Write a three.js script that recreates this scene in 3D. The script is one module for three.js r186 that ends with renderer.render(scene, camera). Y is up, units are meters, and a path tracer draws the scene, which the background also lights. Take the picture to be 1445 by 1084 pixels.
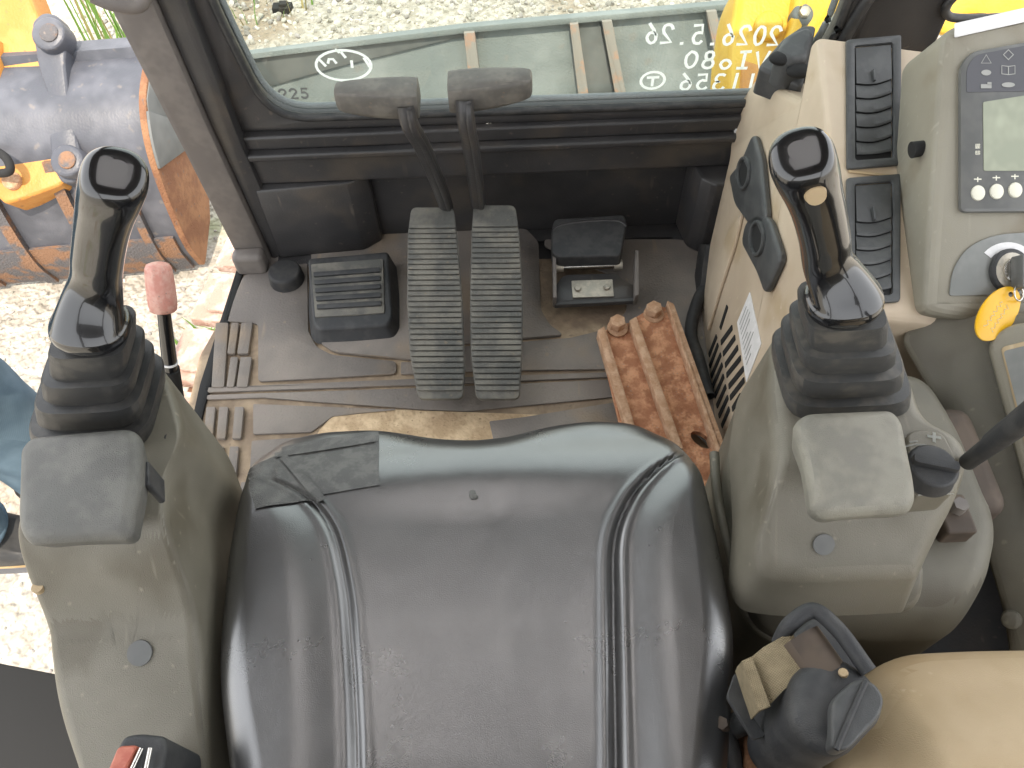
import * as THREE from 'three';
import { RoundedBoxGeometry } from 'three/addons/geometries/RoundedBoxGeometry.js';
import { mergeGeometries, toCreasedNormals } from 'three/addons/utils/BufferGeometryUtils.js';
import { ImprovedNoise } from 'three/addons/math/ImprovedNoise.js';

// ---------------------------------------------------------------- camera, sky, sun, exposure
const scene = new THREE.Scene();
const camera = new THREE.PerspectiveCamera(51.1307, 4 / 3, 0.02, 400);
camera.position.set(0, 1.24, 0);
camera.rotation.order = 'YXZ';
camera.rotation.set(-0.977384, 0, -0.040143);
scene.add(camera);
const renderer = new THREE.WebGLRenderer({ antialias: true });
renderer.setSize(1024, 768);
renderer.toneMapping = THREE.LinearToneMapping;
renderer.toneMappingExposure = 2.1;
renderer.shadowMap.enabled = true;
{
  const w = 128, h = 64, d = new Float32Array(w * h * 4);
  for (let j = 0; j < h; j++) for (let i = 0; i < w; i++) {
    const el = ((j + .5) / h - .5) * Math.PI, k = (j * w + i) * 4, e = Math.max(0, Math.sin(el));
    const up = el > 0 ? 1 : 0;
    const hor = Math.pow(1 - e, 2.5);
    d[k] = up ? 1.14 + .22 * hor : .34; d[k + 1] = up ? 1.17 + .2 * hor : .33; d[k + 2] = up ? 1.22 + .14 * hor : .30; d[k + 3] = 1;
  }
  const t = new THREE.DataTexture(d, w, h, THREE.RGBAFormat, THREE.FloatType);
  t.mapping = THREE.EquirectangularReflectionMapping; t.magFilter = t.minFilter = THREE.LinearFilter; t.needsUpdate = true;
  scene.background = t; scene.environment = t;
}
const sun = new THREE.DirectionalLight(0xfff0dc, 2.6);
sun.position.set(-.35, 9.2, 4.4); sun.castShadow = true;
Object.assign(sun.shadow.camera, { left: -6, right: 6, top: 6, bottom: -6, near: .1, far: 30 }); sun.shadow.mapSize.set(2048, 2048);
scene.add(sun, sun.target);

// ---------------------------------------------------------------- helpers
const V = (x, y, z) => new THREE.Vector3(x, y, z), V2 = (x, y) => new THREE.Vector2(x, y);
let seed = 7; const rnd = () => { seed = (seed * 1664525 + 1013904223) >>> 0; return seed / 4294967296; };
const PN = new ImprovedNoise();
const clamp = (x, a = 0, b = 1) => Math.min(b, Math.max(a, x)), mix = (a, b, t) => a + (b - a) * t, sst = (a, b, x) => { const t = clamp((x - a) / (b - a)); return t * t * (3 - 2 * t); };
function fbm(x, y, z = 0, o = 4) { let s = 0, a = .5, f = 1; for (let i = 0; i < o; i++) { s += a * PN.noise(x * f, y * f, z + i * 7.3); a *= .5; f *= 2.03; } return s; }
// tileable fbm on a unit square
function tfb(u, v, f, z, o = 4) {
  const a = fbm(u * f, v * f, z, o), b = fbm((u - 1) * f, v * f, z, o), c = fbm(u * f, (v - 1) * f, z, o), d = fbm((u - 1) * f, (v - 1) * f, z, o);
  const bu = sst(.7, 1, u), bv = sst(.7, 1, v);
  return mix(mix(a, b, bu), mix(c, d, bu), bv);
}
function tex(n, fn, size, srgb = true) {
  const d = new Uint8Array(n * n * 4);
  for (let j = 0; j < n; j++) for (let i = 0; i < n; i++) { const c = fn((i + .5) / n, (j + .5) / n), k = (j * n + i) * 4; for (let q = 0; q < 3; q++) { let x = clamp(c[q]); if (srgb) x = Math.pow(x, 1 / 2.2); d[k + q] = x * 255; } d[k + 3] = 255; }
  const t = new THREE.DataTexture(d, n, n); t.wrapS = t.wrapT = THREE.RepeatWrapping; t.magFilter = THREE.LinearFilter; t.minFilter = THREE.LinearMipmapLinearFilter; t.generateMipmaps = true;
  if (srgb) t.colorSpace = THREE.SRGBColorSpace; t.repeat.set(1 / size, 1 / size); t.needsUpdate = true; return t;
}
const lerp3 = (a, b, t) => [mix(a[0], b[0], t), mix(a[1], b[1], t), mix(a[2], b[2], t)];
// surface with two tones mixed by noise, plus specks
function tone(a, b, f, size, lo = -.15, hi = .25, z = 1, speck = 0, c3 = [0, 0, 0]) {
  return tex(256, (u, v) => { let t = sst(lo, hi, tfb(u, v, f, z) + .35 * tfb(u, v, f * 5, z + 3, 2)); let c = lerp3(a, b, t); if (speck) { const q = sst(.25, .42, tfb(u, v, f * 7, z + 9, 3)); c = lerp3(c, c3, q * speck); } return c; }, size);
}
// moulded plastic: two tones, greasy stains, pale scuffs along one direction, dust in specks
function worn(a, b, stain, scuff, z, size = .5) {
  return tex(512, (u, v) => {
    let c = lerp3(a, b, sst(-.3, .3, tfb(u, v, 3, z) + .3 * tfb(u, v, 14, z + 1, 3)));
    c = lerp3(c, stain, .75 * sst(.04, .34, tfb(u, v, 4, z + 2, 4)));
    const sc = tfb(u, v * .12, 60, z + 3, 2), patch = sst(.0, .3, tfb(u, v, 5, z + 4, 3));
    c = lerp3(c, scuff, .55 * sst(.22, .4, sc) * patch);
    return lerp3(c, scuff, .5 * sst(.3, .42, tfb(u, v, 45, z + 5, 2)));
  }, size);
}
const grainT = (f, size, o = 2) => tex(256, (u, v) => { const g = .5 + .9 * tfb(u, v, f, 5, o); return [g, g, g]; }, size, false);
const fine = grainT(64, .06), med = grainT(28, .12, 3), coarse = grainT(14, .12, 4);
const mat = (o) => { const m = o.clearcoat !== undefined || o.transmission !== undefined || o.sheen !== undefined ? new THREE.MeshPhysicalMaterial(o) : new THREE.MeshStandardMaterial(o); m.side = THREE.DoubleSide; return m; };
const col = (r, g, b) => new THREE.Color().setRGB(r, g, b);
const M = {
  vinyl: mat({ map: tone([.013, .0125, .0125], [.021, .0195, .0195], 5, .3), roughness: .37, roughnessMap: tex(256, (u, v) => { const g = .82 + .3 * tfb(u, v, 4, 50, 3) + .1 * tfb(u, v, 40, 51, 2); return [g, g, g]; }, .35, false), ior: 2.33, clearcoat: .7, clearcoatRoughness: .27, bumpMap: grainT(150, .12), bumpScale: .00032 }),
  tape: mat({ map: tone([.095, .095, .09], [.14, .138, .13], 6, .12), roughness: .6, bumpMap: fine, bumpScale: .0007 }),
  rubber: mat({ map: tone([.022, .022, .023], [.05, .047, .043], 5, .25, -.1, .35), roughness: .62, bumpMap: fine, bumpScale: .0004 }),
  bootBlack: mat({ map: tone([.026, .026, .026], [.06, .056, .05], 4, .16, -.05, .4), roughness: .42, bumpMap: fine, bumpScale: .0003 }),
  boot: mat({ map: tone([.05, .05, .048], [.11, .10, .084], 4, .16, -.05, .4), roughness: .5, bumpMap: fine, bumpScale: .0003 }),
  dustyRubber: mat({ map: tone([.105, .104, .094], [.19, .178, .15], 5, .3, -.2, .3, 2, .5, [.26, .2, .13]), roughness: .8, bumpMap: med, bumpScale: .0008 }),
  mat: mat({ map: worn([0.176, 0.156, 0.14], [0.26, 0.227, 0.195], [.30, .225, .15], [.34, .27, .19], 3, .7), roughness: .82, bumpMap: med, bumpScale: .0008 }),
  matBase: mat({ map: tone([0.253, 0.19, 0.132], [0.414, 0.316, 0.213], 5, .4, -.2, .3, 34, .5, [.13, .1, .075]), roughness: .92, bumpMap: coarse, bumpScale: .0015 }),
  brown: mat({ map: tone([0.06, 0.042, 0.03], [0.096, 0.069, 0.048], 5, .3), roughness: .7 }),
  grip: mat({ map: tone([.10, .092, .08], [.155, .142, .12], 4, .2, -.2, .3, 35, .4, [.22, .16, .1]), roughness: .6, bumpMap: fine, bumpScale: .0004 }),
  hatch: mat({ color: col(.95, .95, .97), transmission: .7, thickness: 0, roughness: 1 }),
  dust: mat({ map: tone([0.487, 0.349, 0.212], [0.682, 0.52, 0.333], 6, .3, -.2, .3, 4, .6, [.17, .1, .055]), roughness: .95, bumpMap: coarse, bumpScale: .002 }),
  blackPaint: mat({ map: worn([0.0324, 0.0317, 0.0331], [0.0513, 0.0486, 0.0486], [.085, .07, .055], [.13, .11, .088], 5, .6), roughness: .36, bumpMap: med, bumpScale: .0003 }),
  pillar: mat({ map: tone([.15, .132, .12], [.19, .168, .15], 4, .3), roughness: .6, bumpMap: fine, bumpScale: .0003 }),
  sealRub: mat({ map: tone([.025, .026, .027], [.05, .048, .046], 6, .2), roughness: .5 }),
  gloss: mat({ color: col(.006, .006, .007), roughness: .2, clearcoat: 1, clearcoatRoughness: .04 }),
  softBlack: mat({ map: tone([.03, .031, .033], [.05, .05, .05], 5, .2), roughness: .55, bumpMap: fine, bumpScale: .0003 }),
  pod: mat({ map: worn([0.155, 0.141, 0.107], [0.202, 0.185, 0.145], [.105, .090, .060], [.33, .30, .23], 6), roughness: .48, bumpMap: fine, bumpScale: .0004 }),
  beige: mat({ map: worn([0.52, 0.42, 0.308], [0.59, 0.485, 0.362], [.44, .33, .2], [.66, .56, .42], 7), roughness: .55, bumpMap: fine, bumpScale: .0003 }),
  tower: mat({ map: worn([.25, .23, .18], [.30, .278, .22], [.2, .165, .11], [.38, .35, .28], 8), roughness: .5, bumpMap: fine, bumpScale: .0003 }),
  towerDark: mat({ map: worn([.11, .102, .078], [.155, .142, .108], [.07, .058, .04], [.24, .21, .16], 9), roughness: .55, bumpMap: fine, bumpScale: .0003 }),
  tan: mat({ map: worn([0.437, 0.328, 0.19], [0.502, 0.387, 0.242], [.38, .27, .14], [.6, .5, .34], 10), roughness: .6, bumpMap: fine, bumpScale: .0003 }),
  armL: mat({ map: tone([.105, .104, .095], [.15, .147, .132], 4, .2, -.2, .3, 11), roughness: .5, bumpMap: fine, bumpScale: .0005 }),
  armR: mat({ map: tone([0.209, 0.2, 0.167], [0.275, 0.261, 0.214], 4, .2, -.2, .3, 12), roughness: .5, bumpMap: fine, bumpScale: .0005 }),
  ventGrey: mat({ map: tone([.055, .057, .058], [.075, .077, .076], 5, .2), roughness: .5, bumpMap: fine, bumpScale: .0002 }),
  dark: mat({ color: col(.012, .012, .012), roughness: .8 }),
  greyPlastic: mat({ map: tone([.20, .205, .195], [.24, .245, .23], 4, .2), roughness: .45 }),
  bezel: mat({ map: tone([.11, .112, .108], [.14, .14, .132], 4, .2), roughness: .4 }),
  screen: mat({ map: tone([.27, .29, .21], [.35, .37, .27], 2, .15), roughness: .16 }),
  icon: mat({ color: col(.32, .32, .30), roughness: .6 }),
  white: mat({ map: tone([.74, .73, .72], [.82, .81, .8], 5, .1), roughness: .5 }),
  cream: mat({ color: col(.72, .70, .58), roughness: .45 }),
  chrome: mat({ color: col(.62, .6, .56), metalness: 1, roughness: .22, bumpMap: fine, bumpScale: .0001 }),
  zinc: mat({ map: tone([.42, .39, .33], [.55, .5, .42], 6, .1, -.2, .3, 13, .5, [.3, .2, .1]), metalness: .6, roughness: .45, bumpMap: med, bumpScale: .0004 }),
  rust: mat({ map: tone([0.368, 0.16, 0.08], [0.608, 0.32, 0.176], 5, .12, -.2, .3, 14, .85, [.30, .27, .24]), roughness: .92, bumpMap: coarse, bumpScale: .0022 }),
  rustEdge: mat({ map: tone([0.425, 0.25, 0.144], [0.55, 0.362, 0.237], 6, .12, -.2, .3, 15, .6, [.3, .11, .04]), roughness: .95, bumpMap: coarse, bumpScale: .0018 }),
  rustPlate: mat({ map: tone([.22, .10, .05], [.33, .17, .085], 4, .5, -.2, .3, 16, .8, [.13, .11, .105]), roughness: .85, bumpMap: coarse, bumpScale: .003 }),
  steelBlue: mat({ map: tone([0.073, 0.078, 0.0952], [0.124, 0.129, 0.151], 4, .9, -.2, .3, 17, .35, [.3, .25, .2]), roughness: .42, bumpMap: coarse, bumpScale: .0005 }),
  wornEdge: mat({ map: tone([.11, .105, .11], [.25, .135, .075], 4, .5, -.1, .15, 18, .6, [.3, .24, .2]), roughness: .75, bumpMap: coarse, bumpScale: .003 }),
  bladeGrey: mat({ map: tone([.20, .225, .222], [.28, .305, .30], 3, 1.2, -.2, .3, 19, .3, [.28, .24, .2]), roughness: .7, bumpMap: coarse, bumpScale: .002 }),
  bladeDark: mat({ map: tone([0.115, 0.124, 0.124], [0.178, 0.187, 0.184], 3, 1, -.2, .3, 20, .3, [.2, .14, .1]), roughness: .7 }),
  bladeRib: mat({ map: tone([.30, .28, .25], [.40, .26, .19], 6, .5, 0, .3, 21, .5, [.45, .2, .1]), roughness: .8 }),
  orange: mat({ map: tone([0.527, 0.22, 0.035], [0.612, 0.299, 0.07], 4, .7, -.2, .3, 22, .7, [.3, .15, .06]), roughness: .5, bumpMap: coarse, bumpScale: .0012 }),
  yellow: mat({ map: tone([.72, .43, .03], [.80, .52, .06], 4, .7, -.2, .3, 23, .5, [.45, .25, .05]), roughness: .45, bumpMap: coarse, bumpScale: .001 }),
  shoe: mat({ map: tone([.42, .28, .22], [.60, .48, .42], 5, .35, -.15, .3, 24, .6, [.35, .16, .09]), roughness: .9, bumpMap: coarse, bumpScale: .003 }),
  pink: mat({ map: tone([.55, .24, .19], [.62, .36, .29], 5, .08, -.2, .3, 25, .8, [.22, .16, .14]), roughness: .5 }),
  denim: mat({ map: tex(256, (u, v) => { const t = .5 + tfb(u, v, 6, 30) * .9 + .12 * Math.sin((u + v) * 2 * Math.PI * 60); return lerp3([.05, .095, .14], [.13, .2, .26], t); }, .3), roughness: .9, bumpMap: fine, bumpScale: .0008 }),
  tag: mat({ color: col(.85, .47, .008), roughness: .3, clearcoat: .4, clearcoatRoughness: .2 }),
  red: mat({ map: tone([.42, .10, .06], [.5, .16, .1], 5, .06), roughness: .4 }),
  webbing: mat({ map: tex(256, (u, v) => { const t = .5 + .5 * Math.sin(u * 2 * Math.PI * 24) * Math.sin(v * 2 * Math.PI * 24); return lerp3([.20, .16, .095], [.42, .34, .21], t * .7 + .5 * tfb(u, v, 5, 31)); }, .05), roughness: .9, bumpMap: grainT(48, .05), bumpScale: .0012 }),
  ink: mat({ color: col(.9, .92, .9), roughness: 1, transmission: .85, thickness: 0 }),
  inkDark: mat({ color: col(.09, .09, .1), roughness: .7 }),
  ochre: mat({ map: tone([.38, .27, .13], [.46, .34, .18], 5, .2), roughness: .7 }),
  liner: mat({ map: tone([.08, .077, .072], [.105, .1, .094], 3, .6), roughness: .85 }),
  glass: mat({ color: col(.84, .88, .86), transmission: 1, thickness: 0, roughness: 0, ior: 1.45 }),
  leaf: mat({ color: col(.16, .30, .05), roughness: .8, transmission: .3, thickness: 0 }),
  straw: mat({ color: col(.36, .30, .13), roughness: .9 }),
  pebble: mat({ color: 0xffffff, roughness: .9 }),
};
const offs = new Map(), used = {};
function numbered(n) { const k = used[n] = (used[n] ?? -1) + 1; return k ? n + '_' + String(k).padStart(3, '0') : n; }
function thing(name, label, category, p, group) {
  const o = new THREE.Group(); o.name = numbered(name); o.position.set(...p); o.userData = { label, category }; if (group) o.userData.group = group;
  offs.set(o, V(...p)); scene.add(o); return o;
}
function boxUV(g0) {
  const g = g0.index ? g0.toNonIndexed() : g0, p = g.attributes.position, n = g.attributes.normal, uv = new Float32Array(p.count * 2), a = V(), b = V(), c = V(), e = V();
  for (let i = 0; i < p.count; i += 3) {
    a.fromBufferAttribute(p, i); b.fromBufferAttribute(p, i + 1); c.fromBufferAttribute(p, i + 2); e.copy(b).sub(a).cross(c.clone().sub(a));
    const x = Math.abs(e.x), y = Math.abs(e.y), z = Math.abs(e.z), k = y >= x && y >= z ? 0 : x >= z ? 1 : 2;
    [a, b, c].forEach((q, j) => { uv[(i + j) * 2] = k == 1 ? q.z : q.x; uv[(i + j) * 2 + 1] = k == 0 ? q.z : q.y; });
  }
  const r = new THREE.BufferGeometry(); r.setAttribute('position', p.clone()); r.setAttribute('normal', n.clone()); r.setAttribute('uv', new THREE.BufferAttribute(uv, 2)); return r;
}
function obj(name, geos, m, parent, label) {
  const list = (Array.isArray(geos) ? geos : [geos]).map(g => boxUV(g)), g = list.length > 1 ? mergeGeometries(list) : list[0];
  const top = parent === scene || !parent, o = top ? null : offs.get(parent); if (o) g.translate(-o.x, -o.y, -o.z);
  const me = new THREE.Mesh(g, m); me.name = top ? numbered(name) : name; me.castShadow = me.receiveShadow = true; if (o) offs.set(me, o); if (label) me.userData.label = label;
  (parent || scene).add(me); return me;
}
const struct = (name, g, m) => { const o = obj(name, g, m, scene); o.userData.kind = 'structure'; return o; };
const box = (x0, x1, y0, y1, z0, z1, r = .004) => new RoundedBoxGeometry(x1 - x0, y1 - y0, z1 - z0, 2, Math.min(r, (x1 - x0) / 2.1, (y1 - y0) / 2.1, (z1 - z0) / 2.1)).translate((x0 + x1) / 2, (y0 + y1) / 2, (z0 + z1) / 2);
const A = p => V(...p);
const lift = (m, h) => m.clone().multiply(new THREE.Matrix4().makeTranslation(0, 0, h));
function basis(o, u, v) { const U = A(u), W = A(v), N = U.clone().cross(W); return new THREE.Matrix4().makeBasis(U, W, N).setPosition(A(o)); }
const F = {
  SIDE: basis([0.376,0,-0.972],[-0.0678,0,0.9977],[0.1389,0.9903,0.0094]), LOUV: basis([0.4158,0.4522,-0.6199],[0.988,-0.1392,0.0671],[0.0961,0.2136,-0.9722]), MON: basis([0.5443,0.4608,-0.6063],[0.9992,-0.0224,0.0333],[0.0401,0.5587,-0.8284]), PEDL: basis([-0.1634,0.06,-0.7738],[0.9989,0,0.0478],[0.0461,0.2639,-0.9634]), PEDR: basis([-0.0637,0.06,-0.769],[0.9989,0,0.0478],[0.0462,0.2609,-0.9643]), REST: basis([-0.3782,0.04,-0.9824],[0.9999,0,-0.0102],[-0.01,0.1756,-0.9844]),
  BLADE: basis([-0.9408,-0.97,-2.9304],[0.9997,0,0.0237],[0.0049,0.9787,-0.2053]), GLASS: basis([0,0,-1.234],[1,0,0],[0,1,0]), ANG: basis([0.2186,0.055,-0.7037],[0.97,0,-0.243],[-0.2418,0.0972,-0.9654]), SWG: basis([0.0921,0.04,-0.9986],[1,0,-0.0079],[-0.0079,0.1082,-0.9941]), BK: basis([-1.6809,-0.249,-2.6566],[0.9992,-0.0224,0.0333],[0.0401,0.5587,-0.8284]), BM: basis([0.6882,-0.0665,-2.1761],[0.9992,-0.0224,0.0333],[0.0401,0.5587,-0.8284]), RW: basis([0.5519,0.3865,-0.6303],[0.8152,0.3794,0.4376],[0.1584,0.5807,-0.7986]),
};
F.LOUV = lift(F.LOUV, .0035);
// rounded closed outline (2D) resampled
function rpoly(pts, r = .01, seg = 6) {
  const n = pts.length, out = [], rr = i => Array.isArray(r) ? r[i] : r;
  for (let i = 0; i < n; i++) {
    const p = V2(...pts[i]), a = V2(...pts[(i + n - 1) % n]), b = V2(...pts[(i + 1) % n]), da = a.clone().sub(p), db = b.clone().sub(p);
    const k = Math.min(rr(i), da.length() * .49, db.length() * .49); if (k < 1e-5) { out.push(p); continue; }
    const s = p.clone().addScaledVector(da.normalize(), k), e = p.clone().addScaledVector(db.normalize(), k);
    for (let j = 0; j <= seg; j++) { const t = j / seg; out.push(V2((1 - t) ** 2 * s.x + 2 * t * (1 - t) * p.x + t * t * e.x, (1 - t) ** 2 * s.y + 2 * t * (1 - t) * p.y + t * t * e.y)); }
  }
  return out;
}
function resample(pts, n) {
  const L = [0]; for (let i = 0; i < pts.length; i++) L.push(L[i] + pts[i].distanceTo(pts[(i + 1) % pts.length]));
  const out = []; let k = 0; for (let i = 0; i < n; i++) { const d = L[pts.length] * i / n; while (L[k + 1] < d) k++; const t = (d - L[k]) / (L[k + 1] - L[k] || 1); out.push(pts[k].clone().lerp(pts[(k + 1) % pts.length], t)); } return out;
}
// extruded rounded outline on a frame: front face at local z = z1, back at z0
function slab(fr, pts, z0, z1, r = .004, bev = .002, holes = []) {
  const sh = new THREE.Shape(r === 0 ? pts.map(p => V2(...p)) : rpoly(pts, r)); for (const h of holes) sh.holes.push(new THREE.Path(h));
  const d = Math.max(z1 - z0 - 2 * bev, .0002), g = new THREE.ExtrudeGeometry(sh, { depth: d, bevelEnabled: bev > 0, bevelThickness: bev, bevelSize: bev, bevelOffset: -bev, bevelSegments: bev > .004 ? 4 : 2, curveSegments: 10 });
  g.translate(0, 0, z0 + bev); const q = toCreasedNormals(g, .6); return fr ? q.applyMatrix4(fr) : q;
}
const rect = (cx, cy, w, h) => [[cx - w / 2, cy - h / 2], [cx + w / 2, cy - h / 2], [cx + w / 2, cy + h / 2], [cx - w / 2, cy + h / 2]];
const ell = (cx, cy, a, b, n = 32, rot = 0) => Array.from({ length: n }, (_, i) => { const t = i / n * 2 * Math.PI, x = a * Math.cos(t), y = b * Math.sin(t); return [cx + x * Math.cos(rot) - y * Math.sin(rot), cy + x * Math.sin(rot) + y * Math.cos(rot)]; });
const v2s = a => a.map(p => V2(...p));
function grid(rows, closed = true, cap0, cap1, crease = .9) {  // rows of Vector3, closed round each row
  const m = rows.length, n = rows[0].length, pos = [], idx = []; rows.forEach(r => r.forEach(p => pos.push(p.x, p.y, p.z)));
  const nn = closed ? n : n - 1;
  for (let j = 0; j < m - 1; j++) for (let i = 0; i < nn; i++) { const a = j * n + i, b = j * n + (i + 1) % n, c = a + n, d = b + n; idx.push(a, b, d, a, d, c); }
  const cap = (j, flip) => { const c = V(); rows[j].forEach(p => c.add(p)); c.divideScalar(n); const k = pos.length / 3; pos.push(c.x, c.y, c.z); for (let i = 0; i < n; i++) { const a = j * n + i, b = j * n + (i + 1) % n; flip ? idx.push(b, a, k) : idx.push(a, b, k); } };
  if (cap0) cap(0, true); if (cap1) cap(m - 1, false);
  const g = new THREE.BufferGeometry(); g.setAttribute('position', new THREE.Float32BufferAttribute(pos, 3)); g.setIndex(idx);
  if (crease > 3) { g.computeVertexNormals(); return g; }
  return toCreasedNormals(g, crease);
}
// a solid with a plan outline [x,z], a top surface, a rolled edge and a skirt down to bot
function mound({ out, rr = .01, top, bot, r = .012, c, n = 120, m = 10, flare = 0, crease = 1.0 }) {
  let o = resample(Array.isArray(out[0]) ? rpoly(out, rr) : out, n); const C = c ? V2(...c) : o.reduce((s, p) => s.add(p), V2(0, 0)).divideScalar(n);
  const T = typeof top === 'function' ? top : () => top, rows = [], B = typeof bot === 'function' ? bot : () => bot;
  const kind = [], ring = (fn, k = 0) => { rows.push(o.map((p, i) => fn(p, i))); kind.push(k); };
  const at = (p, d) => { const q = C.clone().sub(p), L = q.length(); return p.clone().addScaledVector(q, Math.min(d / L, .98)); };
  ring(p => { const q = at(p, -flare); return V(q.x, B(p.x, p.y), q.y); });
  for (const f of [.34, .67]) ring(p => { const q = at(p, -flare * (1 - f)); return V(q.x, mix(B(p.x, p.y), T(p.x, p.y) - r, f), q.y); });
  for (let k = 0; k <= 7; k++) { const a = k / 7 * Math.PI / 2; ring(p => { const q = at(p, r * (1 - Math.cos(a))); return V(q.x, T(q.x, q.y) - r + r * Math.sin(a), q.y); }, k == 7 ? 1 : 0); }
  for (let k = 1; k < m; k++) ring(p => { const q = at(p, r).lerp(C, k / m); return V(q.x, T(q.x, q.y), q.y); }, 1);
  const g = grid(rows, true, false, true, 4), N = g.attributes.normal, P = g.attributes.position, e = .0015;
  let flip = 0; for (let i = 0; i < n; i++) flip += N.getY((rows.length - 2) * n + i); const sg = flip < 0 ? -1 : 1; if (sg < 0) { const ix = g.index.array; for (let i = 0; i < ix.length; i += 3) { const t = ix[i]; ix[i] = ix[i + 1]; ix[i + 1] = t; } g.computeVertexNormals(); }
  for (let i = 0; i < P.count; i++) { const row = Math.floor(i / n); if (row < rows.length && !kind[row]) continue; const x = P.getX(i), z = P.getZ(i), q = V(-(T(x + e, z) - T(x - e, z)) / (2 * e), 1, -(T(x, z + e) - T(x, z - e)) / (2 * e)).normalize(); N.setXYZ(i, q.x, q.y, q.z); }
  const under = grid([rows[0]], true, true, false, 4);
  return mergeGeometries([g.toNonIndexed(), under.toNonIndexed()]);
}
const dense = (prof, k = 6) => { const c = prof[0].map((_, q) => new THREE.SplineCurve(prof.map((p, i) => V2(i, p[q])))), n = (prof.length - 1) * k; return Array.from({ length: n + 1 }, (_, i) => c.map(s => s.getPoint(i / n).y)); };
const norm = a => { const l = Math.hypot(...a); return a.map(x => x / l); };
function rod(a, b, r0, r1 = r0, n = 20) { const p = A(a), q = A(b), L = p.distanceTo(q), g = new THREE.CylinderGeometry(r1, r0, L, n); g.translate(0, L / 2, 0); g.applyQuaternion(new THREE.Quaternion().setFromUnitVectors(V(0, 1, 0), q.clone().sub(p).normalize())); return g.translate(p.x, p.y, p.z); }
function tube(pts, r, seg = 40, n = 12) { return new THREE.TubeGeometry(new THREE.CatmullRomCurve3(pts.map(A)), seg, r, n, false); }
function disc(fr, x, y, r, z0, z1, bev = .001) { return slab(fr, ell(x, y, r, r, 36), z0, z1, 0, bev); }
// flat pen strokes on a frame
function strokes(fr, lines, w, z0 = 0, z1 = .0006) {
  const gs = [];
  lines.forEach((L, li) => {
    const p = L.map(q => V2(...q)).filter((q, i, a) => !i || q.distanceTo(a[i - 1]) > 1e-5), n = p.length; if (n < 2) return;
    const closed = n > 3 && p[0].distanceTo(p[n - 1]) < 1e-4, dir = i => p[i + 1].clone().sub(p[i]).normalize(), rows = [], z = z1 + li * .00002;
    for (let i = 0; i < n; i++) {
      const a = i > 0 ? dir(i - 1) : closed ? dir(n - 2) : dir(0), b = i < n - 1 ? dir(i) : closed ? dir(0) : dir(n - 2), t = a.clone().add(b); if (t.length() < .2) t.copy(a); t.normalize();
      const k = w / 2, c = p[i].clone(); if (!closed && i == 0) c.addScaledVector(b, -w * .4); if (!closed && i == n - 1) c.addScaledVector(a, w * .4);
      rows.push([V(c.x - t.y * k, c.y + t.x * k, z), V(c.x + t.y * k, c.y - t.x * k, z)]);
    }
    const g = grid(rows, false, false, false, .5); gs.push(fr ? g.applyMatrix4(fr) : g);
  });
  return gs;
}
// hand-drawn figures in a 0.6 x 1 cell
const arc = (cx, cy, a, b, t0, t1, n = 10) => Array.from({ length: n + 1 }, (_, i) => { const t = (t0 + (t1 - t0) * i / n) * Math.PI / 180; return [cx + a * Math.cos(t), cy + b * Math.sin(t)]; });
const GL = {
  '0': [arc(.3, .5, .25, .45, 0, 360, 14)], '2': [[...arc(.3, .72, .24, .24, 170, -40, 8), [.08, .06], [.56, .06]]], '6': [[[.46, .98], [.2, .62], ...arc(.3, .28, .23, .26, 150, -210, 12)]],
  '5': [[[.54, .95], [.16, .95], [.12, .56], ...arc(.28, .32, .25, .28, 110, -140, 9)]], '8': [arc(.3, .74, .18, .22, 0, 360, 10), arc(.3, .27, .24, .26, 0, 360, 12)],
  '1': [[[.3, .98], [.3, .02]]], '3': [[...arc(.26, .74, .22, .22, 140, -80, 8), ...arc(.26, .27, .26, .26, 80, -150, 9)]], 'V': [[[.02, .98], [.28, .02], [.56, .98]]], 'i': [[[.3, .98], [.3, .05]], [[.1, .98], [.5, .98]], [[.1, .05], [.5, .05]]],
  'o': [arc(.3, .26, .22, .24, 0, 360, 12)], '.': [[[.28, .02], [.34, .04]]], 'T': [[[.04, .92], [.56, .92]], [[.3, .92], [.3, .06]]], '/': [[[.5, .95], [.15, .1]]],
};
// written on the outside of the pane, so from the seat it runs right to left
function mirrored(str, start, end, h, slant = 0) {
  const L = [], n = str.length, s = V2(...start), e = V2(...end);
  [...str].forEach((ch, i) => { const p = s.clone().lerp(e, i / n), w = s.distanceTo(e) / n; for (const l of GL[ch] || []) L.push(l.map(([x, y]) => [p.x + (slant ? 1 : -1) * x * w * 1.25, p.y + y * h])); });
  return L;
}

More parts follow.
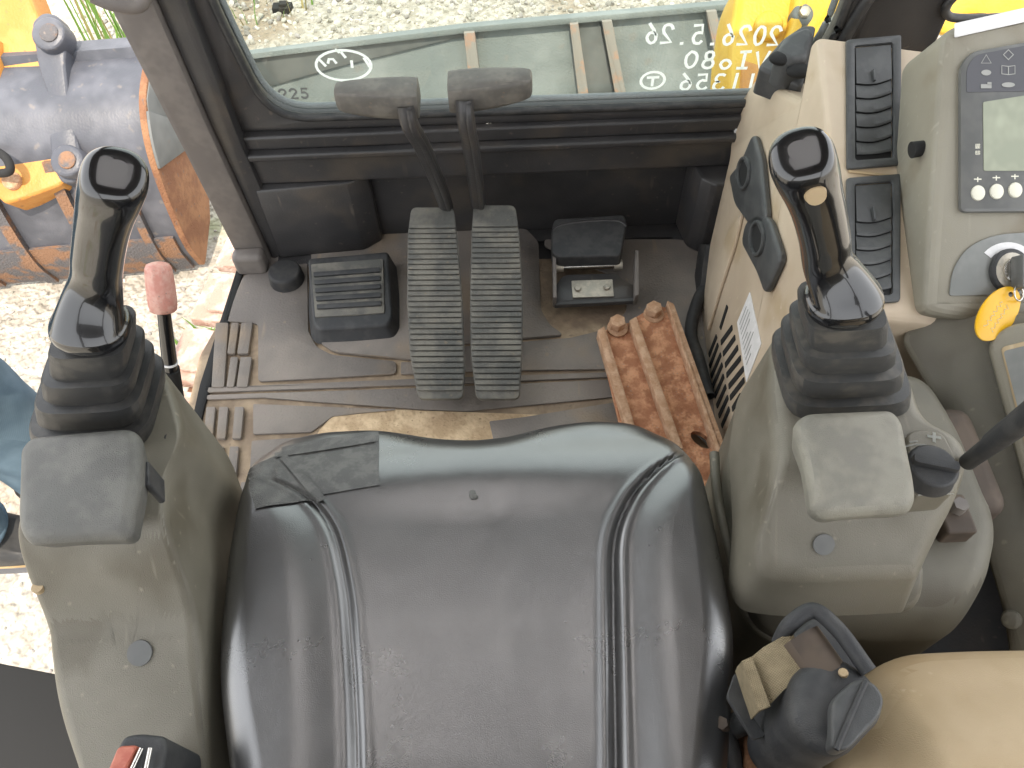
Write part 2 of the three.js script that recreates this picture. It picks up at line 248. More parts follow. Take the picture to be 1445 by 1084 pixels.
// ================================================================ SETTING: ground, grass, gravel
{
  const gt = tex(1024, (u, v) => {
    const a = tfb(u, v, 5, 40), st = tfb(u, v, 120, 41, 2), s2 = tfb(u, v, 60, 42, 2);
    let c = lerp3([.36, .33, .28], [.52, .49, .43], sst(-.3, .3, st * 1.3 + s2));
    c = lerp3(c, [.30, .23, .16], sst(.12, .3, a) * .75); c = lerp3(c, [.22, .27, .10], sst(.16, .36, tfb(u, v, 4, 44)) * .55);
    return lerp3(c, [.13, .11, .09], sst(.22, .4, st) * .7);
  }, 4);
  const gb = tex(512, (u, v) => { const g = .5 + tfb(u, v, 90, 45, 3); return [g, g, g]; }, 2, false);
  struct('ground', new THREE.PlaneGeometry(300, 300, 1, 1).rotateX(-Math.PI / 2).translate(0, -1.1, 0), mat({ map: gt, roughness: .95, bumpMap: gb, bumpScale: .02 }));
  // loose stones on it
  const pg = new THREE.IcosahedronGeometry(1, 1); { const p = pg.attributes.position; for (let i = 0; i < p.count; i++) { const f = 1 + .35 * PN.noise(p.getX(i) * 1.5, p.getY(i) * 1.5, p.getZ(i) * 1.5); p.setXYZ(i, p.getX(i) * f, p.getY(i) * f, p.getZ(i) * f); } pg.computeVertexNormals(); }
  const N = 15000, im = new THREE.InstancedMesh(pg, M.pebble, N), m4 = new THREE.Matrix4(), q = new THREE.Quaternion(), cc = new THREE.Color();
  for (let i = 0; i < N; i++) {
    const far = i < 12500, x = far ? -2.2 + rnd() * 4.6 : -3 + rnd() * 2.2, z = far ? -6.6 + rnd() * 3.2 : -3.4 + rnd() * 3.6, s = far ? .005 + .012 * rnd() ** 2 : .003 + .005 * rnd() ** 2;
    q.setFromEuler(new THREE.Euler(rnd() * 6, rnd() * 6, rnd() * 6)); m4.compose(V(x, -1.1 + s * .3, z), q, V(s * 1.25, s * .7, s)); im.setMatrixAt(i, m4);
    const k = .26 + .36 * rnd(); cc.setRGB(k, k * (.92 + .05 * rnd()), k * (.8 + .1 * rnd())); im.setColorAt(i, cc);
  }
  im.name = 'gravel_stones'; im.userData = { label: 'loose pale gravel stones scattered over the ground outside the cab', category: 'gravel', kind: 'stuff' }; im.castShadow = im.receiveShadow = true; scene.add(im);
  // grass tufts
  const blade = (x, y, z, h, lean, dir, w = .008) => { const pts = [], t = [0, .35, .7, 1]; const rows = t.map(f => { const px = x + Math.cos(dir) * lean * f * f, pz = z + Math.sin(dir) * lean * f * f, ww = w * (1 - f * .92); return [V(px - Math.sin(dir) * ww, y + h * f, pz + Math.cos(dir) * ww), V(px + Math.sin(dir) * ww, y + h * f, pz - Math.cos(dir) * ww)]; }); return grid(rows, false, false, false, 4); };
  const gs = [], gs2 = [];
  for (const [cx, cz, n, h, sp] of [[-1.25, -4.1, 60, .16, .35], [-1.3, -4.6, 50, .2, .4], [-1.75, -3.9, 16, .4, .14], [[-1.8961,-1.1,-3.6692][0], [-1.8961,-1.1,-3.6692][2], 26, .75, .12], [-1.1, -1.85, 26, .1, .13], [-.98, -1.62, 14, .1, .1], [-1.0, -1.35, 20, .1, .12], [-.1, -5.4, 40, .12, .4]])
    for (let i = 0; i < n; i++) { const a = rnd() * 6.28, d = sp * Math.sqrt(rnd()); (rnd() < .25 ? gs2 : gs).push(blade(cx + Math.cos(a) * d, -1.1, cz + Math.sin(a) * d, h * (.5 + rnd() * .8), h * rnd() * .9, rnd() * 6.28, .004 + .005 * rnd())); }
  const g1 = thing('grass', 'green and straw-coloured grass tufts growing through the gravel', 'grass', [-1.2, -1.1, -3]); g1.userData.kind = 'stuff';
  obj('green_blade', gs, M.leaf, g1).userData.kind = 'stuff'; obj('dry_blade', gs2, M.straw, g1).userData.kind = 'stuff';
}

{
  const p = [-1.1042,-1.1,-3.9602], t = thing('dark_block', 'small black block lying on the gravel beyond the windscreen', 'block', p);
  obj('block', [box(p[0] - .05, p[0] + .05, -1.1, -1.065, p[2] - .03, p[2] + .03, .006), box(p[0] - .012, p[0] + .03, -1.067, -1.05, p[2] - .02, p[2] + .02, .004)], M.dark, t);
}
// ================================================================ OUTSIDE: blade, bucket, boom, track
{
  const t = thing('dozer_blade', 'weathered grey steel dozer blade with upright ribs beyond the windscreen', 'dozer blade', [-0.0226,-1,-2.912]);
  const P = F.BLADE;
  obj('blade_plate', slab(P, [[-0.3529,-0.1575],[-0.1147,0.2689],[0.8196,0.3578],[1.772,0.4147],[2.2637,0.4445],[2.4367,-0.2314]], -.05, 0, .01, .004), M.bladeGrey, t);
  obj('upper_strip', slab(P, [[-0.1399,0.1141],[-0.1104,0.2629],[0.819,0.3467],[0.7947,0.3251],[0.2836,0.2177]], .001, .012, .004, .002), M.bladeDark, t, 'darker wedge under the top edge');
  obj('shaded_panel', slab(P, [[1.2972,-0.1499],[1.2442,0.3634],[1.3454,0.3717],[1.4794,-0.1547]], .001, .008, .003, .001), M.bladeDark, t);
  obj('top_bar', slab(P, [[-0.1293,0.2576],[-0.1175,0.2805],[0.8203,0.3688],[1.7704,0.4254],[2.2665,0.4549],[2.2726,0.4311],[1.774,0.4013],[0.8188,0.344]], 0, .03, .004, .004), M.bladeGrey, t);
  for (const q of [[[0.8051,0.3526],[0.8478,0.3543],[0.8829,-0.1389],[0.8264,-0.1374]], [[1.2242,0.3748],[1.2579,0.3767],[1.3538,-0.1514],[1.3035,-0.15]], [[1.3505,0.3825],[1.3897,0.3842],[1.5297,-0.156],[1.4794,-0.1547]], [[1.756,0.4098],[1.7947,0.4115],[2.0015,-0.1685],[1.9511,-0.1671]]])
    obj('rib', slab(P, q, 0, .05, .003, .003), M.bladeRib, t);
  obj('stencil', strokes(P, [...mirrored('225', [0.0026,0.0794], [0.1392,0.082], .045, 1)].map(l => l), .008, .001, .002), M.inkDark, t);
}
{
  const xs = -1.2, prof = [[-1.2,-0.3828,-2.5781], [-1.2,-0.3777,-2.4767], [-1.2,-0.4173,-2.3202], [-1.2,-0.4936,-2.2353], [-1.2,-0.6005,-2.1834], [-1.2,-0.7664,-2.1505], [-1.2,-0.9394,-2.1429], [-1.2,-1.0734,-2.1801]];
  const t = thing('excavator_bucket', 'grey-blue steel digging bucket with rusty side plate left of the cab pillar', 'bucket', [-1.6, -1.0, -2.3]);
  const curve = new THREE.CatmullRomCurve3(prof.map(A)), pp = curve.getPoints(30);
  const shell = (a, b, x0, x1, lift) => { const rows = []; for (let i = a; i <= b; i++) { const tn = curve.getTangent(i / 30), n = V(0, -tn.z, tn.y); if (n.z < 0) n.negate(); rows.push([V(x0, 0, 0), V(x1, 0, 0), V(x1, 0, 0), V(x0, 0, 0)].map((q, k) => V(q.x, pp[i].y, pp[i].z + (q.x - xs) * -.06).addScaledVector(n, k < 2 ? lift : lift - .03))); } return grid(rows, true, true, true, .5); };
  obj('shell', shell(0, 30, -2.35, xs - .003, 0), M.steelBlue, t);
  obj('wear_strip', shell(24, 30, -2.34, xs - .02, .012), M.wornEdge, t, 'rust-worn band along the bottom');
  for (const [x0, x1] of [[-1.98, -1.94], [-1.78, -1.74], [-1.54, -1.5], [-1.32, -1.29]]) obj('wear_rib', shell(15, 30, x0, x1, .024), M.wornEdge, t);
  const back = [[-1.2,-1.0722,-2.2126], [-1.2,-1.0303,-2.3843], [-1.2,-0.9319,-2.5221], [-1.2,-0.797,-2.5924], [-1.2,-0.6469,-2.5889], [-1.2,-0.5021,-2.5973]];
  const sp = [...pp.map(p => [-p.z, p.y]), ...back.map(p => [-p[2], p[1]])];
  const fx = basis([xs, 0, 0], [0, 0, -1], [0, 1, 0]);
  obj('side_plate', slab(fx, sp, -.012, .02, .004, .004), M.rustPlate, t, 'rusty brown side plate');
  obj('upper_side', slab(fx, [[2.5736,-0.3853],[2.4701,-0.3813],[2.3247,-0.4206],[2.2845,-0.4604],[2.4049,-0.5742],[2.5843,-0.7467],[2.592,-0.697],[2.6091,-0.5998],[2.5919,-0.4983]], .019, .024, .006, .002), M.bladeDark, t, 'grey painted upper part of the side plate');
  const up = [...pp.slice(10, 18).map(p => [-p.z - .002, p.y]), [-[-1.2,-0.7501,-2.4936][2], [-1.2,-0.7501,-2.4936][1]], [-[-1.2,-0.7441,-2.5893][2], [-1.2,-0.7441,-2.5893][1]]];
  obj('side_cutter', slab(fx, up, .0195, .03, .004, .003), M.bladeDark, t);
}
{
  const t = thing('bucket_linkage', 'orange link arms with grey pinned hanger plate in front of the bucket', 'linkage arm', [-1.5734,-0.54,-2.2789]), P = F.BK;
  obj('upper_arm', slab(P, [[-0.144,0.144],[0.048,0.144],[0.1248,-0.048],[0.1632,-0.132],[0.1729,-0.2161],[0.144,-0.2353],[-0.144,-0.2521]], -.14, 0, .02, .012), M.orange, t);
  obj('lower_arm', slab(P, [[-0.096,-0.4561],[0.0528,-0.4657],[0.144,-0.4945],[0.2017,-0.4993],[0.2353,-0.557],[0.2209,-0.629],[0.096,-0.677],[0.0288,-0.6962],[-0.024,-0.6482],[-0.096,-0.6122]], -.1, .02, .015, .012), M.orange, t);
  obj('side_rail', slab(P, [[-0.072,-0.144],[0.0096,-0.144],[0.024,-0.4705],[-0.072,-0.4801]], -.08, .03, .004, .004), M.orange, t);
  obj('hanger_plate', slab(P, [[0.1344,-0.096],[0.1729,-0.0624],[0.2209,-0.072],[0.2497,-0.1344],[0.2449,-0.2305],[0.2593,-0.3601],[0.2833,-0.4801],[0.3049,-0.5666],[0.2833,-0.629],[0.2353,-0.6338],[0.2017,-0.5762],[0.1921,-0.4561],[0.1873,-0.3361],[0.1536,-0.2305]], -.02, .05, .02, .01), M.steelBlue, t);
  for (const [c, r, q] of [[[0.2089,-0.1488], .056, 0], [[0.2689,-0.5666], .054, 0]]) { const b = obj('boss', disc(P, c[0], c[1], r, 0, .085, .012), M.steelBlue, t); obj('pin', disc(P, c[0] + .006, c[1], r * .55, .08, .092, .006), M.wornEdge, b); }
  const c2 = [0.0576,-0.6194]; obj('pin', disc(P, c2[0], c2[1], .03, 0, .04, .006), M.rustEdge, t);
  obj('hose', [tube([[-1.71,-0.484,-2.2008], [-1.6169,-0.4855,-2.1271], [-1.609,-0.5051,-2.0981], [-1.6905,-0.5384,-2.1203]], .014)], M.dark, t);
}
{
  const t = thing('swing_bracket', 'bright yellow cast boom bracket with bolt boss beyond the windscreen', 'boom bracket', [0.8611,-0.1976,-2.1605]), P = F.BM;
  obj('casting', slab(P, [[-0.0203,-0.1218],[0.0041,0.0406],[0.0406,0.1218],[0.3857,0.1218],[0.2538,-0.0812],[0.1218,-0.2233],[0.0406,-0.3654],[-0.0244,-0.3451]], -.25, 0, .05, .03), M.yellow, t);
  obj('rib', slab(P, [[0.0812,-0.203],[0.138,-0.1015],[0.1665,0.0812],[0.203,0.0812],[0.1786,-0.0812],[0.1218,-0.1827]], -.02, .05, .02, .015), M.yellow, t);
  const a = [0.0853,-0.0812], b = [0.1726,-0.0609]; obj('boss', disc(P, a[0], a[1], .04, 0, .03, .01), M.yellow, t); const k = obj('bolt_boss', disc(P, b[0], b[1], .03, 0, .05, .008), M.bladeDark, t); obj('bolt', slab(P, ell(b[0], b[1], .016, .016, 6), .045, .066, 0, .002), M.zinc, k);
  obj('web_plate', slab(P, [[-0,-0.3451],[0.0122,-0.1827],[0.0731,-0.203],[0.0609,-0.3654]], -.05, .03, .01, .006), M.orange, t);
}
{
  const t = thing('engine_hood_corner', 'yellow painted hood corner seen through the right window', 'machine hood', [1.251,0.0893,-1.8706]);
  obj('panel', slab(basis([1.1261,0.0723,-1.8454], [1, 0, 0], [0, .86, -.5]), rect(.2, .25, .44, .6), -.1, 0, .03, .02), M.yellow, t);
  obj('latch', slab(basis([1.1261,0.0723,-1.8454], [1, 0, 0], [0, .86, -.5]), rect(.06, -.02, .05, .04), 0, .03, .01, .006), M.dark, t);
}
{
  const t = thing('crawler_track', 'dusty sunlit crawler track with padded shoes beside the cab floor', 'crawler track', [-.62, -1.1, -1.2]);
  const yaw = .18, fr = basis([-.845, -.45, -1.59], [Math.cos(yaw), 0, Math.sin(yaw)], norm([Math.sin(yaw), 0, -Math.cos(yaw)]));  // local x across, y forward, z up
  for (let k = -4; k <= 2; k++) { const y = k * .2, s = obj('track_shoe', slab(fr, rect(.23, y + .1, .46, .172), -.045, -.012, .012, .006), M.shoe, t); obj('pad', slab(fr, rect(.225, y + .1, .37, .12), -.013, .004, .02, .007), M.shoe, s); }
  obj('track_chain', slab(fr, rect(.23, -.1, .36, 1.3), -.56, -.05, .1, .03), M.rustPlate, t);
}

// ================================================================ THE CAB
struct('cab_floor', [box(-.56, .80, -.06, -.006, -1.25, .7, .01)], M.blackPaint);
{
  const t = thing('cab_shell', 'cab roof with clear hatch over the seat, pillars and rear panel', 'cab', [0, 0, 0]);
  const rf = basis([0, 1.66, 0], [1, 0, 0], [0, 0, -1]);
  obj('roof', slab(rf, [[-.66, -.7], [.84, -.7], [.84, 1.26], [-.66, 1.26]], -.05, 0, .08, .01, [rpoly([[-.3, .22], [.24, .22], [.24, .82], [-.3, .82]], .05)]), M.liner, t);
  obj('roof_hatch', slab(rf, [[-.31, .21], [.25, .21], [.25, .83], [-.31, .83]], .004, .01, .05, 0), M.hatch, t);
  obj('rear_panel', box(-.62, .82, -.06, .95, .62, .68, .02), M.pod, t);
  for (const x of [-.60, .76]) obj('rear_pillar', box(x, x + .06, .94, 1.62, .6, .68, .02), M.pillar, t);
  obj('right_panel', box(.80, .84, -.06, .44, -1.24, .62, .01), M.pod, t);
  obj('door_sill', slab(basis([0, 0, 0], [1, 0, 0], [0, 0, -1]), [[-1.0702,-0.4325],[-0.7711,-0.3687],[-0.4751,-0.3023],[-0.4282,-0.0189],[-1.0522,-0.0397]].map(q => [q[0], -q[1]]), -.16, -.1, .01, .006), M.dark, t);
}
{
  const t = thing('front_pillar', 'grey-brown painted front left cab pillar beside the windscreen', 'cab pillar', [-.53, 0, -1.18]);
  obj('post', slab(basis([0, 0, -1.16], [1, 0, 0], [0, 1, 0]), [[-.553, -.01], [-.492, -.01], [-.508, .35], [-.515, .62], [-.52, 1.62], [-.60, 1.62], [-.582, .62], [-.566, .3]], -.07, 0, .004, .004), M.pillar, t);
  obj('inner_trim', slab(basis([0, 0, -1.175], [1, 0, 0], [0, 1, 0]), [[-.491, -.004], [-.452, .03], [-.468, .30], [-.47, .62], [-.47, 1.62], [-.519, 1.62], [-.514, .62], [-.507, .35]], -.05, 0, .003, .003), M.blackPaint, t);
  obj('foot_cap', box(-.558, -.494, 0, .055, -1.165, -1.13, .012), M.pillar, t);
  obj('grab_rail', tube([[-0.5757,0.6151,-1.12], [-0.5513,0.6013,-1.12], [-0.5217,0.592,-1.13], [-0.5065,0.607,-1.14]], .012), M.pillar, t);
}
{
  const t = thing('right_front_pillar', 'black trim pillar at the right end of the windscreen', 'cab pillar', [.66, .3, -1.2]);
  obj('post', slab(F.GLASS, [[.572, .34], [.565, .46], [.60, .52], [.61, 1.62], [.74, 1.62], [.735, .34]], -.02, .03, .01, .006), M.blackPaint, t);
  obj('seal', tube([[.565, .40, -1.2], [.585, .5, -1.2], [.605, .56, -1.2], [.61, .7, -1.2], [.61, 1.6, -1.2]], .01), M.sealRub, t);
  obj('window_rail', tube([[0.7303,0.5166,-1.2], [0.7212,0.4933,-1.2], [0.731,0.4783,-1.2], [0.7649,0.4719,-1.2], [0.8627,0.4727,-1.2]], .007), M.sealRub, t);
}
{
  const t = thing('windscreen', 'front windscreen with white marker writing in a black rubber frame', 'windscreen', [0, .3, -1.234]);
  const hole = rpoly([[-.412, .326], [.50, .318], [.56, .42], [.60, 1.5], [-.47, 1.5], [-.447, .56]], [.075, .05, .05, .05, .05, .3], 10);
  obj('frame', slab(F.GLASS, [[-.49, .302], [.60, .292], [.64, 1.6], [-.50, 1.6]], -.012, .03, .01, .006, [hole]), M.blackPaint, t);
  const h3 = hole.map(p => [p.x, p.y, -1.208]); obj('seal', new THREE.TubeGeometry(new THREE.CatmullRomCurve3(h3.map(A), true, 'catmullrom', .1), 240, .0075, 8, true), M.sealRub, t);
  const h4 = hole.map(p => [p.x * .975 - .002, .32 + (p.y - .32) * .98 + .014, -1.222]); obj('inner_seal', new THREE.TubeGeometry(new THREE.CatmullRomCurve3(h4.map(A), true, 'catmullrom', .1), 240, .006, 8, true), M.bladeGrey, t);
  const pane = obj('pane', slab(F.GLASS, [[-.48, .305], [.62, .3], [.62, 1.55], [-.48, 1.55]], -.006, -.001, .02, 0).toNonIndexed(), M.glass, t);
  const w = [];
  for (const [str, a, b, h] of [['2026.5.26', [0.4785,0.4141], [0.2424,0.4299], .037], ['Vio80', [0.4674,0.3694], [0.3138,0.3792], .034], ['11356', [0.4598,0.3264], [0.3128,0.3347], .034]])
    obj('writing_line', strokes(F.GLASS, mirrored(str, a, b, h).map(l => { const q = l.map(([x, y]) => [x + .001 * (rnd() - .5), y + .0014 * (rnd() - .5)]); if (Math.hypot(l[0][0] - l[l.length - 1][0], l[0][1] - l[l.length - 1][1]) < 1e-5) q[q.length - 1] = q[0]; return q; }), .0054, .0005, .001), M.ink, t, 'line of white mirrored handwriting');
  const c = [0.2708,0.3556]; w.push(arc(c[0], c[1], .021, .017, 0, 360, 20)); w.push([[c[0] - .009, c[1] + .006], [c[0] + .009, c[1] + .006]], [[c[0], c[1] + .006], [c[0], c[1] - .01]]);
  obj('circled_letter', strokes(F.GLASS, w, .005, .0005, .001), M.ink, t, 'white circled letter');
  const o = [-0.2668,0.4096], w2 = [arc(o[0], o[1], .047, .029, 0, 360, 28)];
  for (const q of [[[-0.274,0.4395],[-0.2701,0.4354]], [[-0.2656,0.4338],[-0.2612,0.4256]], [[-0.3054,0.4222],[-0.2981,0.411]], [[-0.2921,0.4162],[-0.2895,0.4228],[-0.2823,0.4225],[-0.2789,0.4156]], [[-0.2519,0.4171],[-0.2528,0.4062]], [[-0.2294,0.4215],[-0.2225,0.4048]]]) w2.push(q);
  obj('oval_mark', strokes(F.GLASS, w2, .0048, .0005, .001), M.ink, t, 'white oval mark with small characters');
}
{
  const t = thing('front_wall', 'black painted steel wall below the windscreen with a long ledge', 'front wall', [0, 0, -1.22]);
  obj('recess_wall', box(-.50, .50, -.004, .27, -1.245, -1.228, .003), M.blackPaint, t);
  obj('ledge', box(-.485, .50, .268, .298, -1.244, -1.193, .006), M.blackPaint, t);
  obj('ledge_lip', box(-.478, .50, .254, .268, -1.243, -1.178, .005), M.blackPaint, t);
  obj('beam', box(-.475, .50, .192, .2545, -1.243, -1.188, .006), M.blackPaint, t);
  obj('left_box', slab(basis([0, 0, 0], [1, 0, 0], [0, 0, -1]), [[-.475, 1.172], [-.298, 1.184], [-.262, 1.21], [-.262, 1.23], [-.48, 1.23]], .006, .191, .008, .006), M.blackPaint, t);
  obj('right_box', slab(basis([0, 0, 0], [1, 0, 0], [0, 0, -1]), [[.50, 1.14], [.395, 1.14], [.372, 1.16], [.36, 1.23], [.50, 1.23]], .006, .191, .008, .006), M.blackPaint, t);
  obj('floor_flange', slab(basis([0, 0, 0], [1, 0, 0], [0, 0, -1]), [[-.48, 1.148], [-.296, 1.163], [-.258, 1.198], [.35, 1.19], [.366, 1.145], [.392, 1.125], [.5, 1.125], [.5, 1.227], [-.48, 1.227]], .001, .006, .01, .002), M.blackPaint, t);
  for (const q of [[-0.0229,0.3024,-1.19]]) obj('screw', rod([q[0], .2985, -1.212], [q[0], .302, -1.212], .008, .007), M.chrome, t);
}
{
  // rubber mat: dusty base sheet with raised dark rubber fields
  const t = thing('floor_mat', 'worn grey rubber floor mat with dusty grooves and raised tread blocks', 'floor mat', [-.1, 0, -.9]);
  const FL = basis([0, 0, 0], [1, 0, 0], [0, 0, -1]);
  const fp = (a) => a.map(p => [p[0], -p[1]]);
  obj('base_sheet', slab(FL, [[-.56, .2], [.5, .2], [.5, 1.142], [-.553, 1.155], [-.552, 1.1], [-.60, .93], [-.60, .2]], -.005, .0, .01, .001), M.matBase, t);
  obj('outer_edge', slab(FL, fp([[-0.5464,-1.1475],[-0.5599,-1.168],[-0.585,-0.8599],[-0.585,-0.7156],[-0.5684,-0.7148],[-0.567,-0.8118]]), -.03, .006, .004, .002), M.dark, t);
  const pad = (name, a, h = .006, r = .012, label) => obj(name, slab(FL, fp(a), .0005, h, r, .002), M.mat, t, label);
  // front fields
  pad('mat_field', [[-0.5059,-1.1852],[-0.421,-1.2008],[-0.3937,-0.9762],[-0.373,-0.9371],[-0.341,-0.9169],[-0.2175,-0.8958],[-0.2161,-0.8662],[-0.4759,-0.8611],[-0.4959,-1.0008],[-0.5633,-1.0096],[-0.5457,-1.1241]], .006, .01);
  pad('mat_field', [[-0.4123,-1.2045],[-0.2917,-1.1979],[-0.27,-1.2381],[-0.112,-1.2335],[-0.1093,-0.874],[-0.1634,-0.8931],[-0.3387,-0.9219],[-0.3685,-0.9472],[-0.3867,-0.9758]], .009, .014);
  pad('mat_field', [[-0.1059,-1.2331],[0.0426,-1.2291],[0.0678,-1.1884],[0.0626,-1.0062],[0.0784,-0.9663],[0.1044,-0.9406],[-0.1042,-0.9305]], .009, .012);
  pad('mat_field', [[-0.1042,-0.9237],[0.1163,-0.9349],[0.2021,-0.9565],[0.2316,-0.9975],[0.2399,-1.0709],[0.0791,-1.1776],[0.0803,-1.1979],[0.3585,-1.1826],[0.4086,-1.1697],[0.438,-1.168],[0.3512,-0.6728],[0.2103,-0.8567],[-0.1039,-0.8672]], .0062, .008);
  pad('mat_field', [[-0.1094,-0.8872],[-0.2093,-0.8937],[-0.2081,-0.8658],[-0.1092,-0.8642]], .006, .003);
  // strips between the transverse grooves
  pad('mat_strip', [[-0.5744,-0.853],[-0.1623,-0.8539],[0.1964,-0.8509],[0.1979,-0.8396],[-0.1619,-0.8394],[-0.5697,-0.8416]], .006, .002);
  pad('mat_strip', [[-0.5669,-0.8258],[-0.4615,-0.8254],[-0.3442,-0.8089],[-0.1604,-0.7848],[-0.0827,-0.778],[0.1906,-0.7958],[0.1947,-0.8349],[-0.1618,-0.8331],[-0.5689,-0.8369]], .005, .006);
  pad('mat_field', [[-0.478,-0.8122],[-0.3433,-0.7996],[-0.2124,-0.7872],[-0.3282,-0.7775],[-0.3637,-0.7462],[-0.4684,-0.7466]], .006, .004);
  pad('mat_field', [[0.02,-0.7611],[0.196,-0.7862],[0.2155,-0.679],[-0.033,-0.6903],[-0.0443,-0.7551]], .005, .004);
  pad('mat_field', [[-0.469,-0.7335],[-0.3627,-0.7373],[-0.3504,-0.6218],[-0.4565,-0.5999]], .006, .004);
  for (const [x0, x1, y0, y1] of [[300, 318, 459, 541], [322, 333, 459, 498], [321, 332, 502, 541], [336, 352, 459, 498], [335, 351, 502, 541]]) obj('tread_block', slab(FL, fp([[x0, y1], [x1, y1], [x1 + 6, y0], [x0 + 6, y0]].map(([a, b]) => gp(a, b))), .0005, .009, .004, .002), M.mat, t);
  for (const [x, y0, y1] of [[289, 567, 611], [307, 567, 611], [329, 567, 611], [301, 622, 668], [322, 622, 668], [318, 680, 715], [338, 676, 715]]) obj('tread_block', slab(FL, fp([[x, y1], [x + 13, y1], [x + 17, y0], [x + 4, y0]].map(([a, b]) => gp(a, b))), .0005, .009, .003, .002), M.mat, t);
  obj('bare_board', slab(FL, fp([[-0.3534,-0.7457],[-0.3308,-0.7776],[-0.2907,-0.794],[-0.044,-0.7732],[0.0842,-0.7611],[0.0895,-0.6566],[-0.3563,-0.6768]]), .001, .004, .01, .001), M.dust, t, 'tan bare floor board showing in front of the seat');
  obj('hose', tube([[0.4001,0.02,-1.0543], [0.366,0.02,-0.9921], [0.3441,0.02,-0.9234], [0.3481,0.02,-0.865], [0.3531,0.02,-0.7781]], .012), M.rubber, t);
}
// plan position on the floor of points of the mat pattern, from measured corners (bilinear)
function gp(x, y) {
  const c = [[-0.6017,-1.0044], [-0.5168,-1.0001], [-0.5293,-0.6031], [-0.4565,-0.5999]], u = (x - 290) / 60, k = (y - 460) / 260;
  const v = k * (1.32 - .32 * k);
  return [mix(mix(c[0][0], c[1][0], u), mix(c[2][0], c[3][0], u), v), mix(mix(c[0][1], c[1][1], u), mix(c[2][1], c[3][1], u), v)];
}
{
  const p = [-0.4514,0.02,-1.1128], t = thing('rubber_floor_cap', 'round black rubber cap on the floor beside the pillar foot', 'rubber cap', [p[0], 0, p[2]]);
  obj('cap', new THREE.LatheGeometry([V2(0, .034), V2(.028, .034), V2(.032, .031), V2(.034, .024), V2(.035, .006), V2(.038, 0)], 40).translate(p[0], .001, p[2]), M.rubber, t);
}
{
  const t = thing('footrest', 'square ribbed black footrest block left of the travel pedals', 'footrest', [-0.3185,0,-1.0627]), P = F.REST;
  const o = [[-0.0122,0.1222],[0.1397,0.1269],[0.1445,-0.0001],[0.0015,-0.0032]];
  obj('body', mound({ out: [[-0.3988,-1.12],[-0.2365,-1.1305],[-0.223,-0.9756],[-0.2315,-0.9571],[-0.3673,-0.9537],[-0.3784,-0.9697]], top: (x, z) => mix(.037, .06, clamp((-z - .96) / .16)), bot: .006, r: .008, flare: .012, rr: .008 }), M.softBlack, t);
  obj('tread_plate', slab(P, [[-0.0092,0.1187],[0.1341,0.1239],[0.1391,0.0001],[0.0055,-0.0019]], -.004, .004, .004, .002), M.dustyRubber, t);
  const a = [0.0105,0.0072], b = [0.1334,0.0082], c = [-0.0025,0.0987], d = [0.1289,0.1028];
  for (let i = 0; i < 5; i++) { const f = (i + .35) / 5; obj('ridge', slab(P, [[mix(a[0], c[0], f), mix(a[1], c[1], f)], [mix(b[0], d[0], f), mix(b[1], d[1], f)], [mix(b[0], d[0], f + .11), mix(b[1], d[1], f + .11)], [mix(a[0], c[0], f + .11), mix(a[1], c[1], f + .11)]], .003, .009, .002, .0015), M.softBlack, t); }
}
function travel(P, outline, x0, x1, dy, label, rodPts, grip, base) {
  const t = thing('travel_pedal', label, 'pedal', base, 'travel pedals with hand levers in front of the seat');
  obj('pedal', slab(P, outline, -.012, 0, .012, .003), M.dustyRubber, t);
  const [y0, y1] = dy, n = 31, xl = y => { // half-width limits follow the outline
    const xs = []; for (let i = 0; i < outline.length; i++) { const a = outline[i], b = outline[(i + 1) % outline.length]; if ((a[1] - y) * (b[1] - y) < 0) xs.push(a[0] + (b[0] - a[0]) * (y - a[1]) / (b[1] - a[1])); } return [Math.min(...xs), Math.max(...xs)]; };
  for (let i = 0; i < n; i++) { const y = mix(y0, y1, i / n), h = (y1 - y0) / n; const [a, b] = xl(y), [c, d] = xl(y + h * .72); obj('tread_ridge', slab(P, [[a + .002, y], [b - .002, y], [d - .002, y + h * .72], [c + .002, y + h * .72]], -.001, .0045, .001, .001), M.dustyRubber, t); }
  obj('lever_rod', [tube(rodPts, .014, 30, 14), tube(rodPts.map((p, i) => [p[0] + .006, p[1], p[2] + .011]), .0055, 30, 10)], M.blackPaint, t);
  const g = obj('hand_grip', grip, M.grip, t); return t;
}
function gripGeo(o, L, w0, w1, h, dir, tilt) { // o: inner end, along dir (+1 right / -1 left)
  const rows = []; const n = 28;
  for (const [s, k] of dense([[0, .5], [.012, .86], [.035, 1], [.25, 1.05], [.55, 1.02], [.82, .9], [.95, .78], [.985, .66], [1, .45]], 3)) {
    const r = []; const w = mix(w0, w1, s) * k, hh = h * k;
    for (let i = 0; i < n; i++) { const a = i / n * 2 * Math.PI, c = Math.cos(a), q = Math.sin(a), p = .45; const e = Math.sign(c) * Math.abs(c) ** p * w / 2, f = Math.sign(q) * Math.abs(q) ** p * hh / 2; r.push(V(o[0] + dir * s * L, o[1] + f + tilt * s, o[2] - e * .9 + (1 - k) * -.012)); }
    rows.push(r);
  }
  return grid(rows, true, true, true, .8);
}
